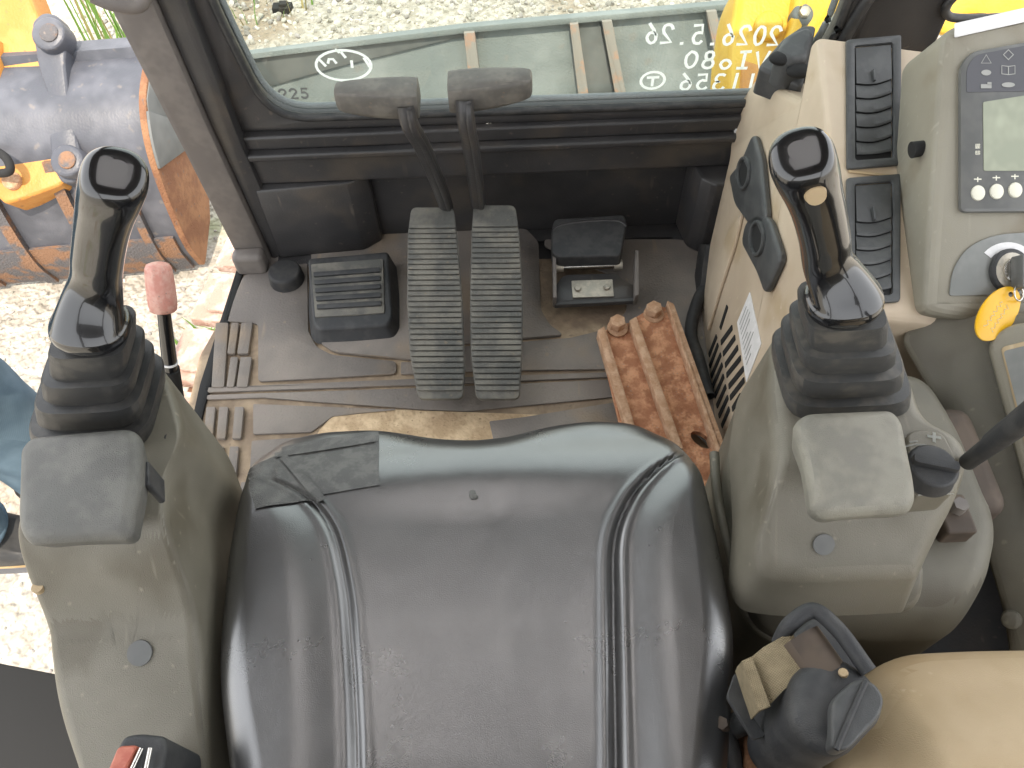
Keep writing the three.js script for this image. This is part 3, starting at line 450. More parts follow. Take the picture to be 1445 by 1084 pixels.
{
  const gl = [-0.1237,0.47,-1.0538], gr = [-0.0805,0.47,-1.0649];
  travel(F.PEDL, [[-0.0024,-0.0013],[0.0762,-0.0013],[0.0784,0.0555],[0.0694,0.1934],[0.0564,0.3252],[0.0479,0.3831],[-0.0336,0.3837],[-0.0375,0.3258],[-0.0322,0.1938],[-0.0216,0.0826]], 0, 0, [[-0.0031,0.0131][1], [0.0086,0.3467][1]], 'left ribbed travel pedal with lever bent outward to a grip', [[-0.1126,0.15,-1.1531], [-0.1171,0.26,-1.0984], [-0.1309,0.38,-1.0541], [-0.1414,0.45,-1.0235], [-0.1438,0.475,-1.0313]], gripGeo([gl[0], gl[1], gl[2]], .128, .062, .046, .046, -1, .006), [-0.1442,0,-0.9462]);
  travel(F.PEDR, [[0,-0.0013],[0.0758,-0.0013],[0.0805,0.0823],[0.0813,0.1933],[0.0741,0.325],[0.0657,0.3876],[-0.0142,0.3882],[-0.0167,0.3256],[-0.0161,0.1937],[-0.012,0.0825]], 0, 0, [[-0.0003,0.0131][1], [0.0297,0.3495][1]], 'right ribbed travel pedal with upright lever and dusty grip', [[-0.0511,0.15,-1.1535], [-0.0503,0.26,-1.1], [-0.0515,0.38,-1.0493], [-0.0547,0.45,-1.0282], [-0.055,0.475,-1.0392]], gripGeo([gr[0], gr[1], gr[2]], .130, .064, .048, .047, 1, .008), [-0.0274,0,-0.9404]);
}
{
  const t = thing('swing_pedal', 'folded black metal swing pedal with bolted bracket right of the pedals', 'pedal', [0.1741,0,-1.0744]), P = F.SWG;
  obj('base_plate', slab(P, [[-0.0003,-0.0049],[0.1462,-0.0065],[0.1517,0.0297],[0.1349,0.0407],[0.1228,0.0583],[0.0251,0.0604],[0.0135,0.0543],[0.001,0.0348]], -.004, .001, .004, .001), M.blackPaint, t);
  obj('bracket_cheek', slab(P, [[-0.0076,-0.011],[-0.0008,-0.0114],[0.0055,0.0994],[-0.0018,0.0963]], -.004, .03, .002, .001), M.pillar, t);
  obj('bracket_cheek', slab(P, [[0.1465,-0.0163],[0.155,-0.0135],[0.167,0.0902],[0.16,0.0906]], -.004, .03, .002, .001), M.pillar, t);
  obj('front_lip', slab(P, [[-0.0051,-0.0144],[0.1509,-0.0133],[0.1493,-0.0033],[-0.0017,-0.0048]], -.004, .008, .002, .002), M.blackPaint, t);
  obj('bolt_plate', slab(P, [[0.0318,0.0032],[0.1114,0.002],[0.1128,0.042],[0.0322,0.0431]], .001, .005, .002, .001), M.zinc, t);
  for (const c of [[0.043,0.0224], [0.0997,0.0226]]) obj('bolt', disc(P, c[0], c[1], .0068, .005, .011, .003), M.zinc, t);
  obj('hinge_bar', rod([0.1011,0.05,-1.0771], [0.2189,0.05,-1.0764], .007), M.chrome, t);
  for (const q of [[0.1025,0.05,-1.077], [0.2189,0.05,-1.0764]]) obj('hinge_end', rod([q[0] - .008, q[1], q[2]], [q[0] + .008, q[1], q[2]], .011), M.zinc, t);
  for (const [a, b] of [[[0.1107,0.05,-1.0747], [0.1098,0.075,-1.1333]], [[0.2147,0.05,-1.0766], [0.2254,0.075,-1.1308]]]) obj('arm', rod(a, b, .008, .007, 10), M.blackPaint, t);
  obj('folded_plate', mound({ out: [[0.0974,-1.1624],[0.2373,-1.1664],[0.2408,-1.1465],[0.2208,-1.0673],[0.1026,-1.07],[0.0868,-1.082],[0.0903,-1.1392]], top: (x, z) => .085 + (-.0 - z - 1.05) * .12, bot: .06, r: .005, rr: .008 }), M.softBlack, t);
  obj('plate_rim', tube([[0.0925,0.094,-1.1349], [0.1101,0.095,-1.1466], [0.2271,0.095,-1.1498], [0.2383,0.094,-1.1365]], .0035, 24, 8), M.blackPaint, t);
}
{
  const t = thing('rusty_bracket', 'rusty double-channel steel bracket with two bolts lying on the floor', 'steel bracket', [0.2707,0,-0.8107]), P = F.ANG;
  obj('channel', slab(P, [[-0.0107,0.1967],[0.0158,0.2019],[0.076,0.2041],[0.0547,-0.1364],[-0.0383,-0.0168]], -.012, 0, .006, .002), M.rust, t);
  obj('channel', slab(P, [[0.0525,0.2043],[0.1113,0.2235],[0.1331,0.2107],[0.1094,-0.0726],[0.101,-0.1105],[0.0603,-0.138],[0.0398,-0.0797]], -.010, .004, .006, .002, [v2s(ell([0.087,-0.0552][0], [0.087,-0.0552][1], .011, .02, 24, .55))]), M.rust, t);
  obj('edge_flange', slab(P, [[-0.0142,0.1945],[0.0013,0.1997],[-0.0185,-0.0497],[-0.0357,-0.0448]], -.014, .016, .003, .003), M.rustEdge, t);
  obj('edge_flange', slab(P, [[0.0468,0.1963],[0.0626,0.2015],[0.0469,-0.0683],[0.0308,-0.0637]], -.012, .02, .003, .003), M.rustEdge, t);
  obj('edge_flange', slab(P, [[0.1267,0.2158],[0.137,0.2063],[0.1135,-0.0873],[0.1023,-0.1135],[0.0947,-0.0953]], -.012, .024, .003, .003), M.rustEdge, t);
  for (const c of [[0.0258,0.1991], [0.1001,0.2087]]) { const b = obj('bolt', slab(P, ell(c[0], c[1], .015, .015, 6, .3), .0, .024, 0, .003), M.rustEdge, t); obj('washer', disc(P, c[0], c[1] - .004, .019, .0, .006), M.rustEdge, b); }
}

// ---------------------------------------------------------------- seat
{
  const t = thing('operator_seat', 'black vinyl operator seat with raised bolsters and grey tape on its front corner', 'seat', [-.05, 0, -.2]);
  const out = [[-0.3091,-0.4245],[-0.3094,-0.3312],[-0.3023,-0.2334],[-0.2939,-0.1921],[-0.2759,-0.1317],[-0.2514,-0.037],[-0.1999,0.0055],[0.1043,0.0155],[0.1586,-0.023],[0.184,-0.1149],[0.2031,-0.193],[0.2115,-0.2343],[0.2132,-0.3172],[0.2094,-0.4239],[0.1941,-0.4735],[0.1494,-0.5041],[0.0989,-0.5105],[0.0474,-0.5059],[-0.0041,-0.4934],[-0.0465,-0.4895],[-0.0972,-0.4948],[-0.14,-0.5048],[-0.1744,-0.5104],[-0.2341,-0.5092],[-0.2839,-0.4986],[-0.3125,-0.4634]];
  const sm = resample(rpoly(out, .018, 6), 300), C = V2(-.05, -.17);
  const ang = sm.map(p => Math.atan2(p.y - C.y, p.x - C.x)), rad = sm.map(p => p.distanceTo(C));
  const Rof = (x, z) => { const a = Math.atan2(z - C.y, x - C.x); let best = 0, bd = 9; for (let i = 0; i < ang.length; i++) { let d = Math.abs(a - ang[i]); if (d > Math.PI) d = 2 * Math.PI - d; if (d < bd) { bd = d; best = i; } } return rad[best]; };
  // groove lines (x as a function of z)
  const gL = [[-0.2728,-0.4191],[-0.231,-0.3965],[-0.1998,-0.3601],[-0.1795,-0.2982],[-0.169,-0.24],[-0.1598,-0.1736],[-0.1546,-0.1226],[-0.1459,-0.0076]], gR = [[0.1869,-0.4357],[0.1544,-0.4122],[0.1231,-0.3791],[0.1014,-0.3326],[0.0929,-0.2648],[0.0864,-0.1897],[0.0797,-0.114],[0.0688,-0.0004]];
  const cr = g => new THREE.SplineCurve(g.map(p => V2(...p))).getPoints(120).map(p => [p.x, p.y]);
  const GLs = cr(gL), GRs = cr(gR);
  const lineX = (g, z) => { if (z <= g[0][1]) return g[0][0]; for (let i = 0; i < g.length - 1; i++) if (z <= g[i + 1][1]) return mix(g[i][0], g[i + 1][0], (z - g[i][1]) / (g[i + 1][1] - g[i][1])); return g[g.length - 1][0]; };
  const top = (x, z) => {
    const xl = lineX(GLs, z), xr = lineX(GRs, z), dl = xl - x, dr = x - xr, fr = sst(-.485, -.36, z);
    let h = .452 - .016 * Math.exp(-(((x + .045) / .13) ** 2)) * fr;
    h -= .03 * (1 - sst(-.49, -.38, z)) ** 2;                         // front edge rolls forward
    for (const d of [dl, dr]) { const K = d === dl ? .55 : 1; h += .011 * sst(0, .06, d) * fr - K * .0065 * Math.exp(-((d / .0042) ** 2)) * sst(-.455, -.42, z) + K * .0025 * Math.exp(-(((d - .010) / .005) ** 2)) * sst(-.455, -.42, z) + K * .002 * Math.exp(-(((d + .010) / .006) ** 2)) * fr; }
    return h + .0012 * fbm(x * 14, z * 9, 3, 3);
  };
  const r = .038;
  const surf = (x, z, lift = 0) => { const R = Rof(x, z), d0 = Math.hypot(x - C.x, z - C.y), d = R - d0; if (d >= r) return V(x, top(x, z) + lift, z); const dd = Math.max(d, .0005); return V(x, top(x, z) - r + Math.sqrt(Math.max(0, r * r - (r - dd) ** 2)) + lift, z); };
  obj('cushion', mound({ out: sm, c: [C.x, C.y], top, bot: .31, r, n: 420, m: 150, flare: -.012, crease: 1.4 }), M.vinyl, t);
  obj('backrest', mound({ out: [[-.28, .03], [.18, .03], [.2, .1], [.14, .16], [-.24, .16], [-.3, .1]], top: .80, bot: .35, r: .04, rr: .04 }), M.vinyl, t);
  obj('seat_pan', mound({ out: sm.map(p => p.clone().lerp(C, .12)), c: [C.x, C.y], top: .312, bot: .2, r: .01 }), M.dark, t);
  obj('suspension_base', box(-.24, .14, 0, .205, -.3, .2, .03), M.dark, t);
  const patch = (a, lift, n = 26) => { const rows = []; for (let j = 0; j <= n; j++) { const row = []; for (let i = 0; i <= n; i++) { const u = i / n, v = j / n, x = mix(mix(a[0][0], a[1][0], u), mix(a[3][0], a[2][0], u), v), z = mix(mix(a[0][1], a[1][1], u), mix(a[3][1], a[2][1], u), v); row.push(surf(x, z, lift + .0007 * fbm(x * 60, z * 60, 8, 2))); } rows.push(row); } return grid(rows, false, false, false, 4); };
  const tp = obj('tape_patch', [patch([[-0.2734,-0.4737],[-0.1614,-0.4976],[-0.1504,-0.4076],[-0.2377,-0.3922]], .0016), patch([[-0.3029,-0.4359],[-0.2508,-0.4727],[-0.2201,-0.3914],[-0.2784,-0.3768]], .0024)], M.tape, t, 'grey cloth tape stuck over the worn front corner');
  obj('tape_fold', [patch([[-0.2673,-0.4493],[-0.2618,-0.4563],[-0.2057,-0.3902],[-0.216,-0.3856]], .0045, 12), patch([[-0.2774,-0.4608],[-0.162,-0.4801],[-0.1617,-0.4743],[-0.2729,-0.4513]], .004, 12)], M.tape, tp);
  const nk = [-0.0483,-0.3952], np = surf(nk[0], nk[1]); obj('tear', [new THREE.IcosahedronGeometry(.004, 1).scale(1, .5, 1.6).translate(np.x, np.y + .0006, np.z), new THREE.IcosahedronGeometry(.003, 1).translate(np.x + .003, np.y + .001, np.z + .003)], M.armL, t, 'small scuffed tear in the vinyl');
}

// ---------------------------------------------------------------- consoles
function bootGeo(b, tp, w, d, tw, td) {
  const L = [[0, 1.0], [.02, 1.0], [.16, .98], [.19, .95], [.20, .80], [.235, .79], [.245, .83], [.255, .845], [.42, .83], [.45, .80], [.46, .66], [.495, .65], [.505, .69], [.515, .70], [.67, .69], [.70, .66], [.71, .55], [.745, .54], [.755, .565], [.96, .555], [1, .53]];
  return L.map(([f, s]) => { const r = [], n = 48, cx = mix(b[0], tp[0], f), cy = mix(b[1], tp[1], f), cz = mix(b[2], tp[2], f), W = w * s, D = d * s; for (let i = 0; i < n; i++) { const a = i / n * 2 * Math.PI, c = Math.cos(a), q = Math.sin(a), p = .42; r.push(V(cx + Math.sign(c) * Math.abs(c) ** p * W / 2, cy + .004 * Math.sin(f * 3), cz + Math.sign(q) * Math.abs(q) ** p * D / 2)); } return r; });
}
function joystick(label, b, tp, col0, top, w, d, sgn, button) {
  const t = thing('control_joystick', label, 'joystick', b, 'pilot control joysticks');
  const rows = bootGeo(b, tp, w, d), k = [0, 6, 12, 18], names = 4;
  obj('boot', grid(rows, true, true, true, .5), button ? M.boot : M.bootBlack, t);
  // collar and grip share one smooth lathe-like loft
  const c = A(col0), e = A(top), ax = e.clone().sub(c).normalize();
  const ring = (p, rx, rz, dir, pw = .75, n = 40) => { const N = dir.clone(), X = V(1, 0, 0).addScaledVector(N, -N.x).normalize(), Z = X.clone().cross(N); return Array.from({ length: n }, (_, i) => { const a = i / n * 2 * Math.PI, q = Math.cos(a), s = Math.sin(a); return p.clone().addScaledVector(X, Math.sign(q) * Math.abs(q) ** pw * rx).addScaledVector(Z, Math.sign(s) * Math.abs(s) ** pw * rz); }); };
  const base = A(tp), up = V(0, 1, 0).lerp(ax, .4).normalize();
  const L = c.distanceTo(e), prof = [[-.1, .024, .023], [0, .0215, .0205], [.15, .0202, .0197], [.35, .0193, .0192], [.55, .0196, .0198], [.7, .0207, .021], [.82, .0222, .0226], [.9, .0227, .0232], [.94, .0224, .0229], [.97, .0208, .0212], [.988, .0176, .018], [.998, .0128, .013], [1.003, .0066, .0066]];
  const bend = f => V(-sgn * .004 * Math.sin(f * Math.PI), 0, .010 * f * f);
  const fin = ax.clone().lerp(V(sgn * .4, .85, .35), .8).normalize();
  // skirt, neck and head in one smooth loft: centre, axis and the two radii run through splines
  const st = [[0, .025], [.004, .0292], [.010, .0316], [.0165, .0308], [.022, .0275]].map(([h, q]) => [...base.clone().addScaledVector(up, h - .004).toArray(), ...up.toArray(), q, q * .93]);
  for (const [f, rx, rz] of prof) if (f > .05) st.push([...c.clone().lerp(e, f).add(bend(f)).toArray(), ...ax.clone().lerp(fin, sst(.5, 1, f)).normalize().toArray(), rx, rz]);
  obj('grip', grid(dense(st, 7).map(q => ring(V(q[0], q[1], q[2]), q[6], q[7], V(q[3], q[4], q[5]).normalize(), .85, 64)), true, true, true, 4), M.gloss, t);
  if (button) { const p = c.clone().lerp(e, button[0]).add(bend(.8)), dir = V(...button[1]).normalize(), o = p.addScaledVector(dir, .0235); obj('button', rod(o.toArray(), o.clone().addScaledVector(dir, .004).toArray(), .0078, .007), M.tan, t, 'worn beige push button'); }
  return t;
}
{
  const t = thing('left_console', 'grey-beige left control console carrying a boot, joystick and dark armrest pad', 'control console', [-.36, 0, -.3]);
  const top = (x, z) => z < -.33 ? .562 : mix(.562, .47, sst(-.33, -.24, z)) - .12 * clamp((z + .24) / .3);
  const o = [...[[-0.4803,-0.4355],[-0.4924,-0.5161],[-0.4756,-0.5485],[-0.4056,-0.5449],[-0.3568,-0.4866],[-0.3255,-0.4167]], ...[[-0.3364,-0.3767],[-0.3203,-0.2999],[-0.3048,-0.1989],[-0.2916,-0.1008]], [-.3, .12], [-.40, .12], ...[[-0.4092,-0.1077],[-0.4474,-0.1888]], ...[[-0.4688,-0.2919]], ...[[-0.4645,-0.3655]]];
  obj('body', mound({ out: o, top, bot: (x, z) => z < -.3 ? .37 : .33, r: .014, rr: .03, flare: .012, n: 220, m: 26, crease: 1.2 }), M.pod, t);
  obj('armrest_pad', mound({ out: [[-0.4406,-0.3674],[-0.4348,-0.3781],[-0.3416,-0.382],[-0.3312,-0.3696],[-0.3229,-0.3267],[-0.3229,-0.2836],[-0.3279,-0.2794],[-0.4084,-0.2777],[-0.418,-0.2877]], top: (x, z) => .628 + .005 * Math.cos((x + .37) * 20) - .010 * sst(-.31, -.26, z), bot: .594, r: .011, rr: .010, flare: -.007, m: 14 }), M.armL, t, 'dark grey rubber armrest pad');
  obj('pad_latch', mound({ out: [[-0.3355,-0.3562],[-0.3286,-0.3573],[-0.3227,-0.3328],[-0.3287,-0.3316]], top: .612, bot: .575, r: .003, rr: .003 }), M.softBlack, t);
  const S = (px, h) => h; 
  for (const [p, r, m] of [[[-0.3666,0.462,-0.2288], .0125, M.bezel]]) { const y = top(p[0], p[2]), sl = (top(p[0], p[2] + .004) - top(p[0], p[2] - .004)) / .008, nn = norm([0, 1, -sl]); obj('plug', rod([p[0], y - nn[1] * .003, p[2] - nn[2] * .003], [p[0], y + nn[1] * .0022, p[2] + nn[2] * .0022], r, r * .95, 32), m, t); }
  const pl = [-0.4576,0.475,-0.281]; obj('screw_cap', rod([pl[0], top(pl[0], pl[2]) - .004, pl[2]], [pl[0], top(pl[0], pl[2]) + .002, pl[2]], .0055), M.tan, t);
  for (const p of [[-0.3452,0.545,-0.4417], [-0.3445,0.557,-0.4112]]) obj('screw', rod([p[0] - .002, p[1] - .004, p[2]], [p[0] + .003, p[1] + .004, p[2]], .0035), M.dark, t);
  joystick('glossy black joystick on the left console beside the bucket', [-0.4192,0.56,-0.4503], [-0.3556,0.705,-0.4321], [-0.3496,0.725,-0.4488], [-0.2719,0.862,-0.4611], .122, .108, 1, null);
}
{
  const t = thing('right_console', 'grey-beige right control console carrying a boot, joystick and pale armrest pad', 'control console', [.3, 0, -.3]);
  const o = [...[[0.2739,-0.5011],[0.2975,-0.5333],[0.4063,-0.5277],[0.4082,-0.4493],[0.4063,-0.3987]], ...[[0.4402,-0.3743],[0.4244,-0.3283],[0.382,-0.2656]], ...[[0.3798,-0.2621],[0.2658,-0.2627],[0.2301,-0.2683],[0.2245,-0.2914]], ...[[0.2501,-0.3719],[0.2569,-0.4373]]];
  const top = (x, z) => z < -.36 ? .562 : mix(.562, .50, sst(-.36, -.26, z));
  obj('body', mound({ out: o, top, bot: .43, r: .02, rr: .03, flare: .014, n: 220, m: 24, crease: 1.2 }), M.pod, t);
  obj('lower_housing', mound({ out: [[0.2912,-0.5595],[0.2424,-0.429],[0.2412,-0.339],[0.2486,-0.2622],[0.2773,-0.245],[0.4586,-0.2378],[0.4898,-0.2792],[0.5271,-0.3441],[0.5267,-0.4647],[0.509,-0.549]], top: (x, z) => .425 - .09 * sst(-.30, -.18, z), bot: .08, r: .024, rr: .03, flare: .0, n: 160 }), M.towerDark, t, 'darker lower housing');
  obj('cover_flap', mound({ out: [[0.3036,-0.2655],[0.3196,-0.3066],[0.3432,-0.3211],[0.406,-0.3185],[0.4225,-0.3023],[0.4143,-0.257]], top: (x, z) => .432 - .09 * sst(-.30, -.18, z), bot: .25, r: .006, rr: .02 }), M.pod, t);
  obj('edge_trim', tube([[0.2446,0.37,-0.4721], [0.2375,0.375,-0.417], [0.24,0.37,-0.3436], [0.2505,0.36,-0.2715], [0.2666,0.355,-0.2538], [0.2887,0.35,-0.2497]], .006, 40, 10), M.pod, t);
  obj('armrest_pad', mound({ out: [[0.2481,-0.3605],[0.2597,-0.3719],[0.3407,-0.3726],[0.346,-0.3603],[0.3422,-0.3315],[0.3364,-0.2854],[0.3289,-0.2766],[0.2559,-0.2746],[0.2472,-0.2828],[0.2496,-0.3287]], top: (x, z) => .626 + .004 * Math.cos((x - .29) * 22) - .009 * sst(-.31, -.26, z), bot: .592, r: .013, rr: .012, flare: -.006, m: 14 }), M.armR, t, 'pale grey armrest pad');
  { const p = [0.2901,0.528,-0.2913], y = top(p[0], p[2]), sl = (top(p[0], p[2] + .004) - top(p[0], p[2] - .004)) / .008, nn = norm([0, 1, -sl]); obj('plug', rod([p[0], y - nn[1] * .003, p[2] - nn[2] * .003], [p[0], y + nn[1] * .0022, p[2] + nn[2] * .0022], .0105, .0102, 32), M.bezel, t); }
  const dp = obj('dial_plate', mound({ out: [[0.3763,-0.3789],[0.3919,-0.3829],[0.4105,-0.3773],[0.414,-0.3479],[0.3995,-0.3133],[0.3628,-0.312],[0.3684,-0.3424]], top: .568, bot: .49, r: .003, rr: .006 }), M.pod, t);
  const FD = basis([0, .5685, 0], [1, 0, 0], [0, 0, -1]), dc = [0.3803,-0.334];
  obj('dial_marks', [...strokes(FD, [arc(dc[0], -dc[1], .031, .031, 60, 175, 16), [[0.3754,-0.3681],[0.3823,-0.3686]].map(q => [q[0], -q[1]])], .0016), ...strokes(FD, [[[0.3946,-0.3735],[0.4048,-0.3714]].map(q => [q[0], -q[1]]), [[0.401,-0.3763],[0.3982,-0.3678]].map(q => [q[0], -q[1]])], .003), ...strokes(FD, [[[0.366,-0.3128],[0.3976,-0.3128]].map(q => [q[0], -q[1]])], .0014)], M.ink, dp);
  const kn = obj('throttle_dial', new THREE.LatheGeometry([V2(0, .017), V2(.019, .017), V2(.0225, .0145), V2(.0235, .003), V2(.0245, 0)], 40).translate(dc[0], .569, dc[1]), M.softBlack, t, 'black rotary throttle dial');
  obj('dial_grip', slab(basis([dc[0], .585, dc[1]], norm([.96, 0, .28]), norm([.28, 0, -.96])), rect(0, 0, .040, .010), 0, .008, .004, .002), M.softBlack, kn);
  joystick('glossy black joystick with beige button on the right console', [0.3329,0.56,-0.453], [0.2832,0.705,-0.4287], [0.2718,0.722,-0.4422], [0.2065,0.862,-0.4526], .126, .108, -1, [.80, [-.1, .25, .97]]);
}
{
  // right front console: one side profile extruded across the cab
  const t = thing('front_right_console', 'cream front console with louvred air vents beside the windscreen', 'dashboard console', [.45, 0, -.9]);
  const prof = [[-0.1215,0.0819],[-0.211,0.2345],[-0.289,0.2454],[-0.2421,0.3753],[-0.04,0.4796],[-0.0931,0.5362],[-0.0831,0.5564],[0.3526,0.4588],[0.3275,0.3278],[0.3447,0.2343],[0.3828,0.1282],[0.3805,-0.0034],[0.2332,-0.0155],[0.014,-0.0273]];
  obj('body', slab(F.SIDE, prof, -.34, 0, [.01, .02, .03, .012, .006, .03, .012, .02, .02, .02, .01, .01, .02, .02], .012), M.beige, t);
  obj('floor_skirt', slab(F.SIDE, [[-0.0863,0.0488],[-0.1215,0.0819],[-0.1541,0.0475],[-0.0238,-0.077],[0.2792,-0.0383],[0.366,-0.0058],[0.369,0.0004],[0.2371,-0.0089],[0.0195,-0.0199]], -.04, .006, .004, .003), M.rubber, t);
  obj('lower_facet', slab(F.SIDE, [[-0.0341,0.0666],[-0.054,0.1807],[-0.0344,0.2527],[-0.0016,0.1992],[0.0252,0.1158],[0.0593,0.0324]], .0005, .006, .01, .003), M.beige, t);
  // round air outlets set in pointed bezels
  for (const [q, c] of [[[[-0.1192,0.3529],[-0.046,0.3596],[0.0721,0.3384],[0.0674,0.299],[-0.0628,0.242],[-0.138,0.2396],[-0.1152,0.2954]], [-0.0761,0.3014]], [[[0.0326,0.318],[0.0781,0.3474],[0.1708,0.3599],[0.1841,0.29],[0.1253,0.2773],[0.0311,0.2427],[0.0088,0.2704]], [0.0805,0.3061]]]) {
    const b = obj('side_air_outlet', slab(F.SIDE, q, 0, .014, .016, .006), M.ventGrey, t);
    obj('outlet_ring', slab(F.SIDE, ell(c[0], c[1], .036, .026, 32, .25), .012, .02, 0, .003, [v2s(ell(c[0], c[1], .029, .02, 32, .25))]), M.ventGrey, b);
    obj('outlet_throat', slab(F.SIDE, ell(c[0], c[1], .029, .02, 32, .25), .009, .0145, 0, 0), M.dark, b);
  }
  const sc = [-0.0346,0.2355]; obj('screw', disc(F.SIDE, sc[0], sc[1], .007, 0, .006, .002), M.zinc, t); obj('plug', slab(F.SIDE, ell([-0.2269,0.2705][0], [-0.2269,0.2705][1], .006, .009, 20), 0, .003, 0, .001), M.white, t);
  // intake grille: two columns of slanted slots
  const g0 = [0.1701,0.0746], slots = [];
  const cA = [[0.0874,0.1213], [0.0995,0.0194], [0.2919,0.0552]], cB = [[0.1505,0.1321], [0.2362,0.1494], [0.2697,0.0698]];
  const slot = (a, b) => obj('grille_slot', slab(F.SIDE, (() => { const dx = b[0] - a[0], dy = b[1] - a[1], l = Math.hypot(dx, dy), nx = dy / l * .0055, ny = -dx / l * .0055; return [[a[0] - nx, a[1] - ny], [b[0] - nx, b[1] - ny], [b[0] + nx, b[1] + ny], [a[0] + nx, a[1] + ny]]; })(), .0002, .0014, .002, 0), M.dark, t);
  const rowsA = [[0.0998,0.0152],[0.0893,0.0632],[0.1234,0.0118],[0.1096,0.0644],[0.1463,0.0126],[0.1365,0.0708],[0.1688,0.0133],[0.1585,0.0711],[0.193,0.0173],[0.1825,0.0705],[0.2166,0.0213],[0.2068,0.0733],[0.2397,0.0251],[0.2307,0.076],[0.2642,0.0319],[0.2533,0.0754]], rowsB = [[0.0882,0.0831],[0.0709,0.1269],[0.1162,0.0776],[0.1243,0.134],[0.1431,0.08],[0.1498,0.1393],[0.1694,0.0823],[0.1747,0.1444],[0.1906,0.0824],[0.2001,0.149],[0.2158,0.0847],[0.2248,0.1535],[0.2386,0.084],[0.2447,0.1496],[0.2628,0.0862],[0.2609,0.1275]];
  for (const rr of [rowsA, rowsB]) for (let i = 0; i < rr.length; i += 2) slot(rr[i], rr[i + 1]);
  const lb = obj('label_sticker', slab(F.SIDE, [[0.1308,0.1564],[0.1176,0.2212],[0.2301,0.2294],[0.2545,0.1558]], .0003, .0012, .002, 0), M.white, t, 'white instruction sticker');
  { const p0 = [0.1428,0.1659], p1 = [0.1295,0.2137], p2 = [0.2378,0.1682], L = []; for (let i = 0; i < 9; i++) { const f = i / 9, s = [mix(p0[0], p2[0], f), mix(p0[1], p2[1], f)], w = .45 + .5 * rnd(); L.push([s, [s[0] + (p1[0] - p0[0]) * w, s[1] + (p1[1] - p0[1]) * w]]); } obj('sticker_print', strokes(F.SIDE, L, .0016, .0012, .0016), M.bezel, lb); }
  // two louvred vents on the sloping top
  for (const [y0, y1] of [[66, 244], [254, 442]]) {
    const q = y0 < 100 ? [[0.0213,0.2108],[0.0992,0.2284],[0.1289,0.4619],[0.0421,0.4382]] : [[0.0013,0.0041],[0.0724,0.0181],[0.0974,0.2143],[0.0189,0.1968]];
    const qd = (u, v) => [mix(mix(q[0][0], q[1][0], u), mix(q[3][0], q[2][0], u), v), mix(mix(q[0][1], q[1][1], u), mix(q[3][1], q[2][1], u), v)];
    const inner = [qd(.16, .06), qd(.84, .06), qd(.84, .94), qd(.16, .94)], iq = (u, v) => qd(mix(.16, .84, u), mix(.06, .94, v));
    const v = obj('air_vent', slab(F.LOUV, q, .0, .006, .006, .003, [rpoly(inner, .004)]), M.ventGrey, t);
    obj('vent_back', slab(F.LOUV, inner, .0002, .0012, .002, 0), M.dark, v);
    for (let i = 0; i < 6; i++) {
      const f0 = i == 5 ? .62 : i * .124, f1 = i == 5 ? 1 : f0 + .124, rows = [];
      for (let k = 0; k <= 16; k++) { const u = k / 16, sag = -.026 * Math.sin(u * Math.PI) - .014 * (1 - u), a = iq(mix(.03, .97, u), f0 + .052 + (i ? sag : sag * .4)), b = iq(mix(.03, .97, u), Math.min(.99, f1 + .046 + (i == 5 ? 0 : sag))); rows.push([V(a[0], a[1], .0052), V(a[0], a[1] + .003, .0062), V(b[0], b[1], .0030), V(b[0], b[1], .0018), V(a[0], a[1], .0040)]); }
      obj('slat', grid(rows, true, true, true, .5).applyMatrix4(F.LOUV), M.ventGrey, v);
    }
    const tb = iq(.46, .7); obj('thumb_tab', slab(F.LOUV, rect(tb[0], tb[1], .003, .02), .004, .011, .001, .001), M.ventGrey, v);
  }
  obj('dust_strip', slab(F.LOUV, rect([0.06,0.2103][0], [0.06,0.2103][1], .07, .004), .0003, .003, .001, .001), M.tan, t);
}
{
  const t = thing('defroster_outlet', 'grey twin-nozzle defroster outlet on the front ledge of the cream console', 'air outlet', [0.4679,0.42,-1.1547]);
  obj('base', mound({ out: [[0.4146,-1.1286],[0.4682,-1.1944],[0.5082,-1.2238],[0.5294,-1.2224],[0.477,-1.0806]], top: (x, z) => .435 + (-z - 1.0) * .10, bot: .40, r: .006, rr: .01 }), M.ventGrey, t);
  obj('hood', mound({ out: [[0.4295,-1.114],[0.4562,-1.1537],[0.4946,-1.1665],[0.4989,-1.1508],[0.478,-1.0962],[0.4467,-1.091]], top: (x, z) => .467 + (-z - 1.0) * .16, bot: .43, r: .012, rr: .012 }), M.ventGrey, t);
  for (const p of [[0.4431,0.474,-1.1109], [0.4667,0.466,-1.0882]]) obj('nozzle', new THREE.SphereGeometry(.019, 20, 14).scale(1.1, .5, .8).translate(p[0], p[1], p[2]), M.dark, t);
}
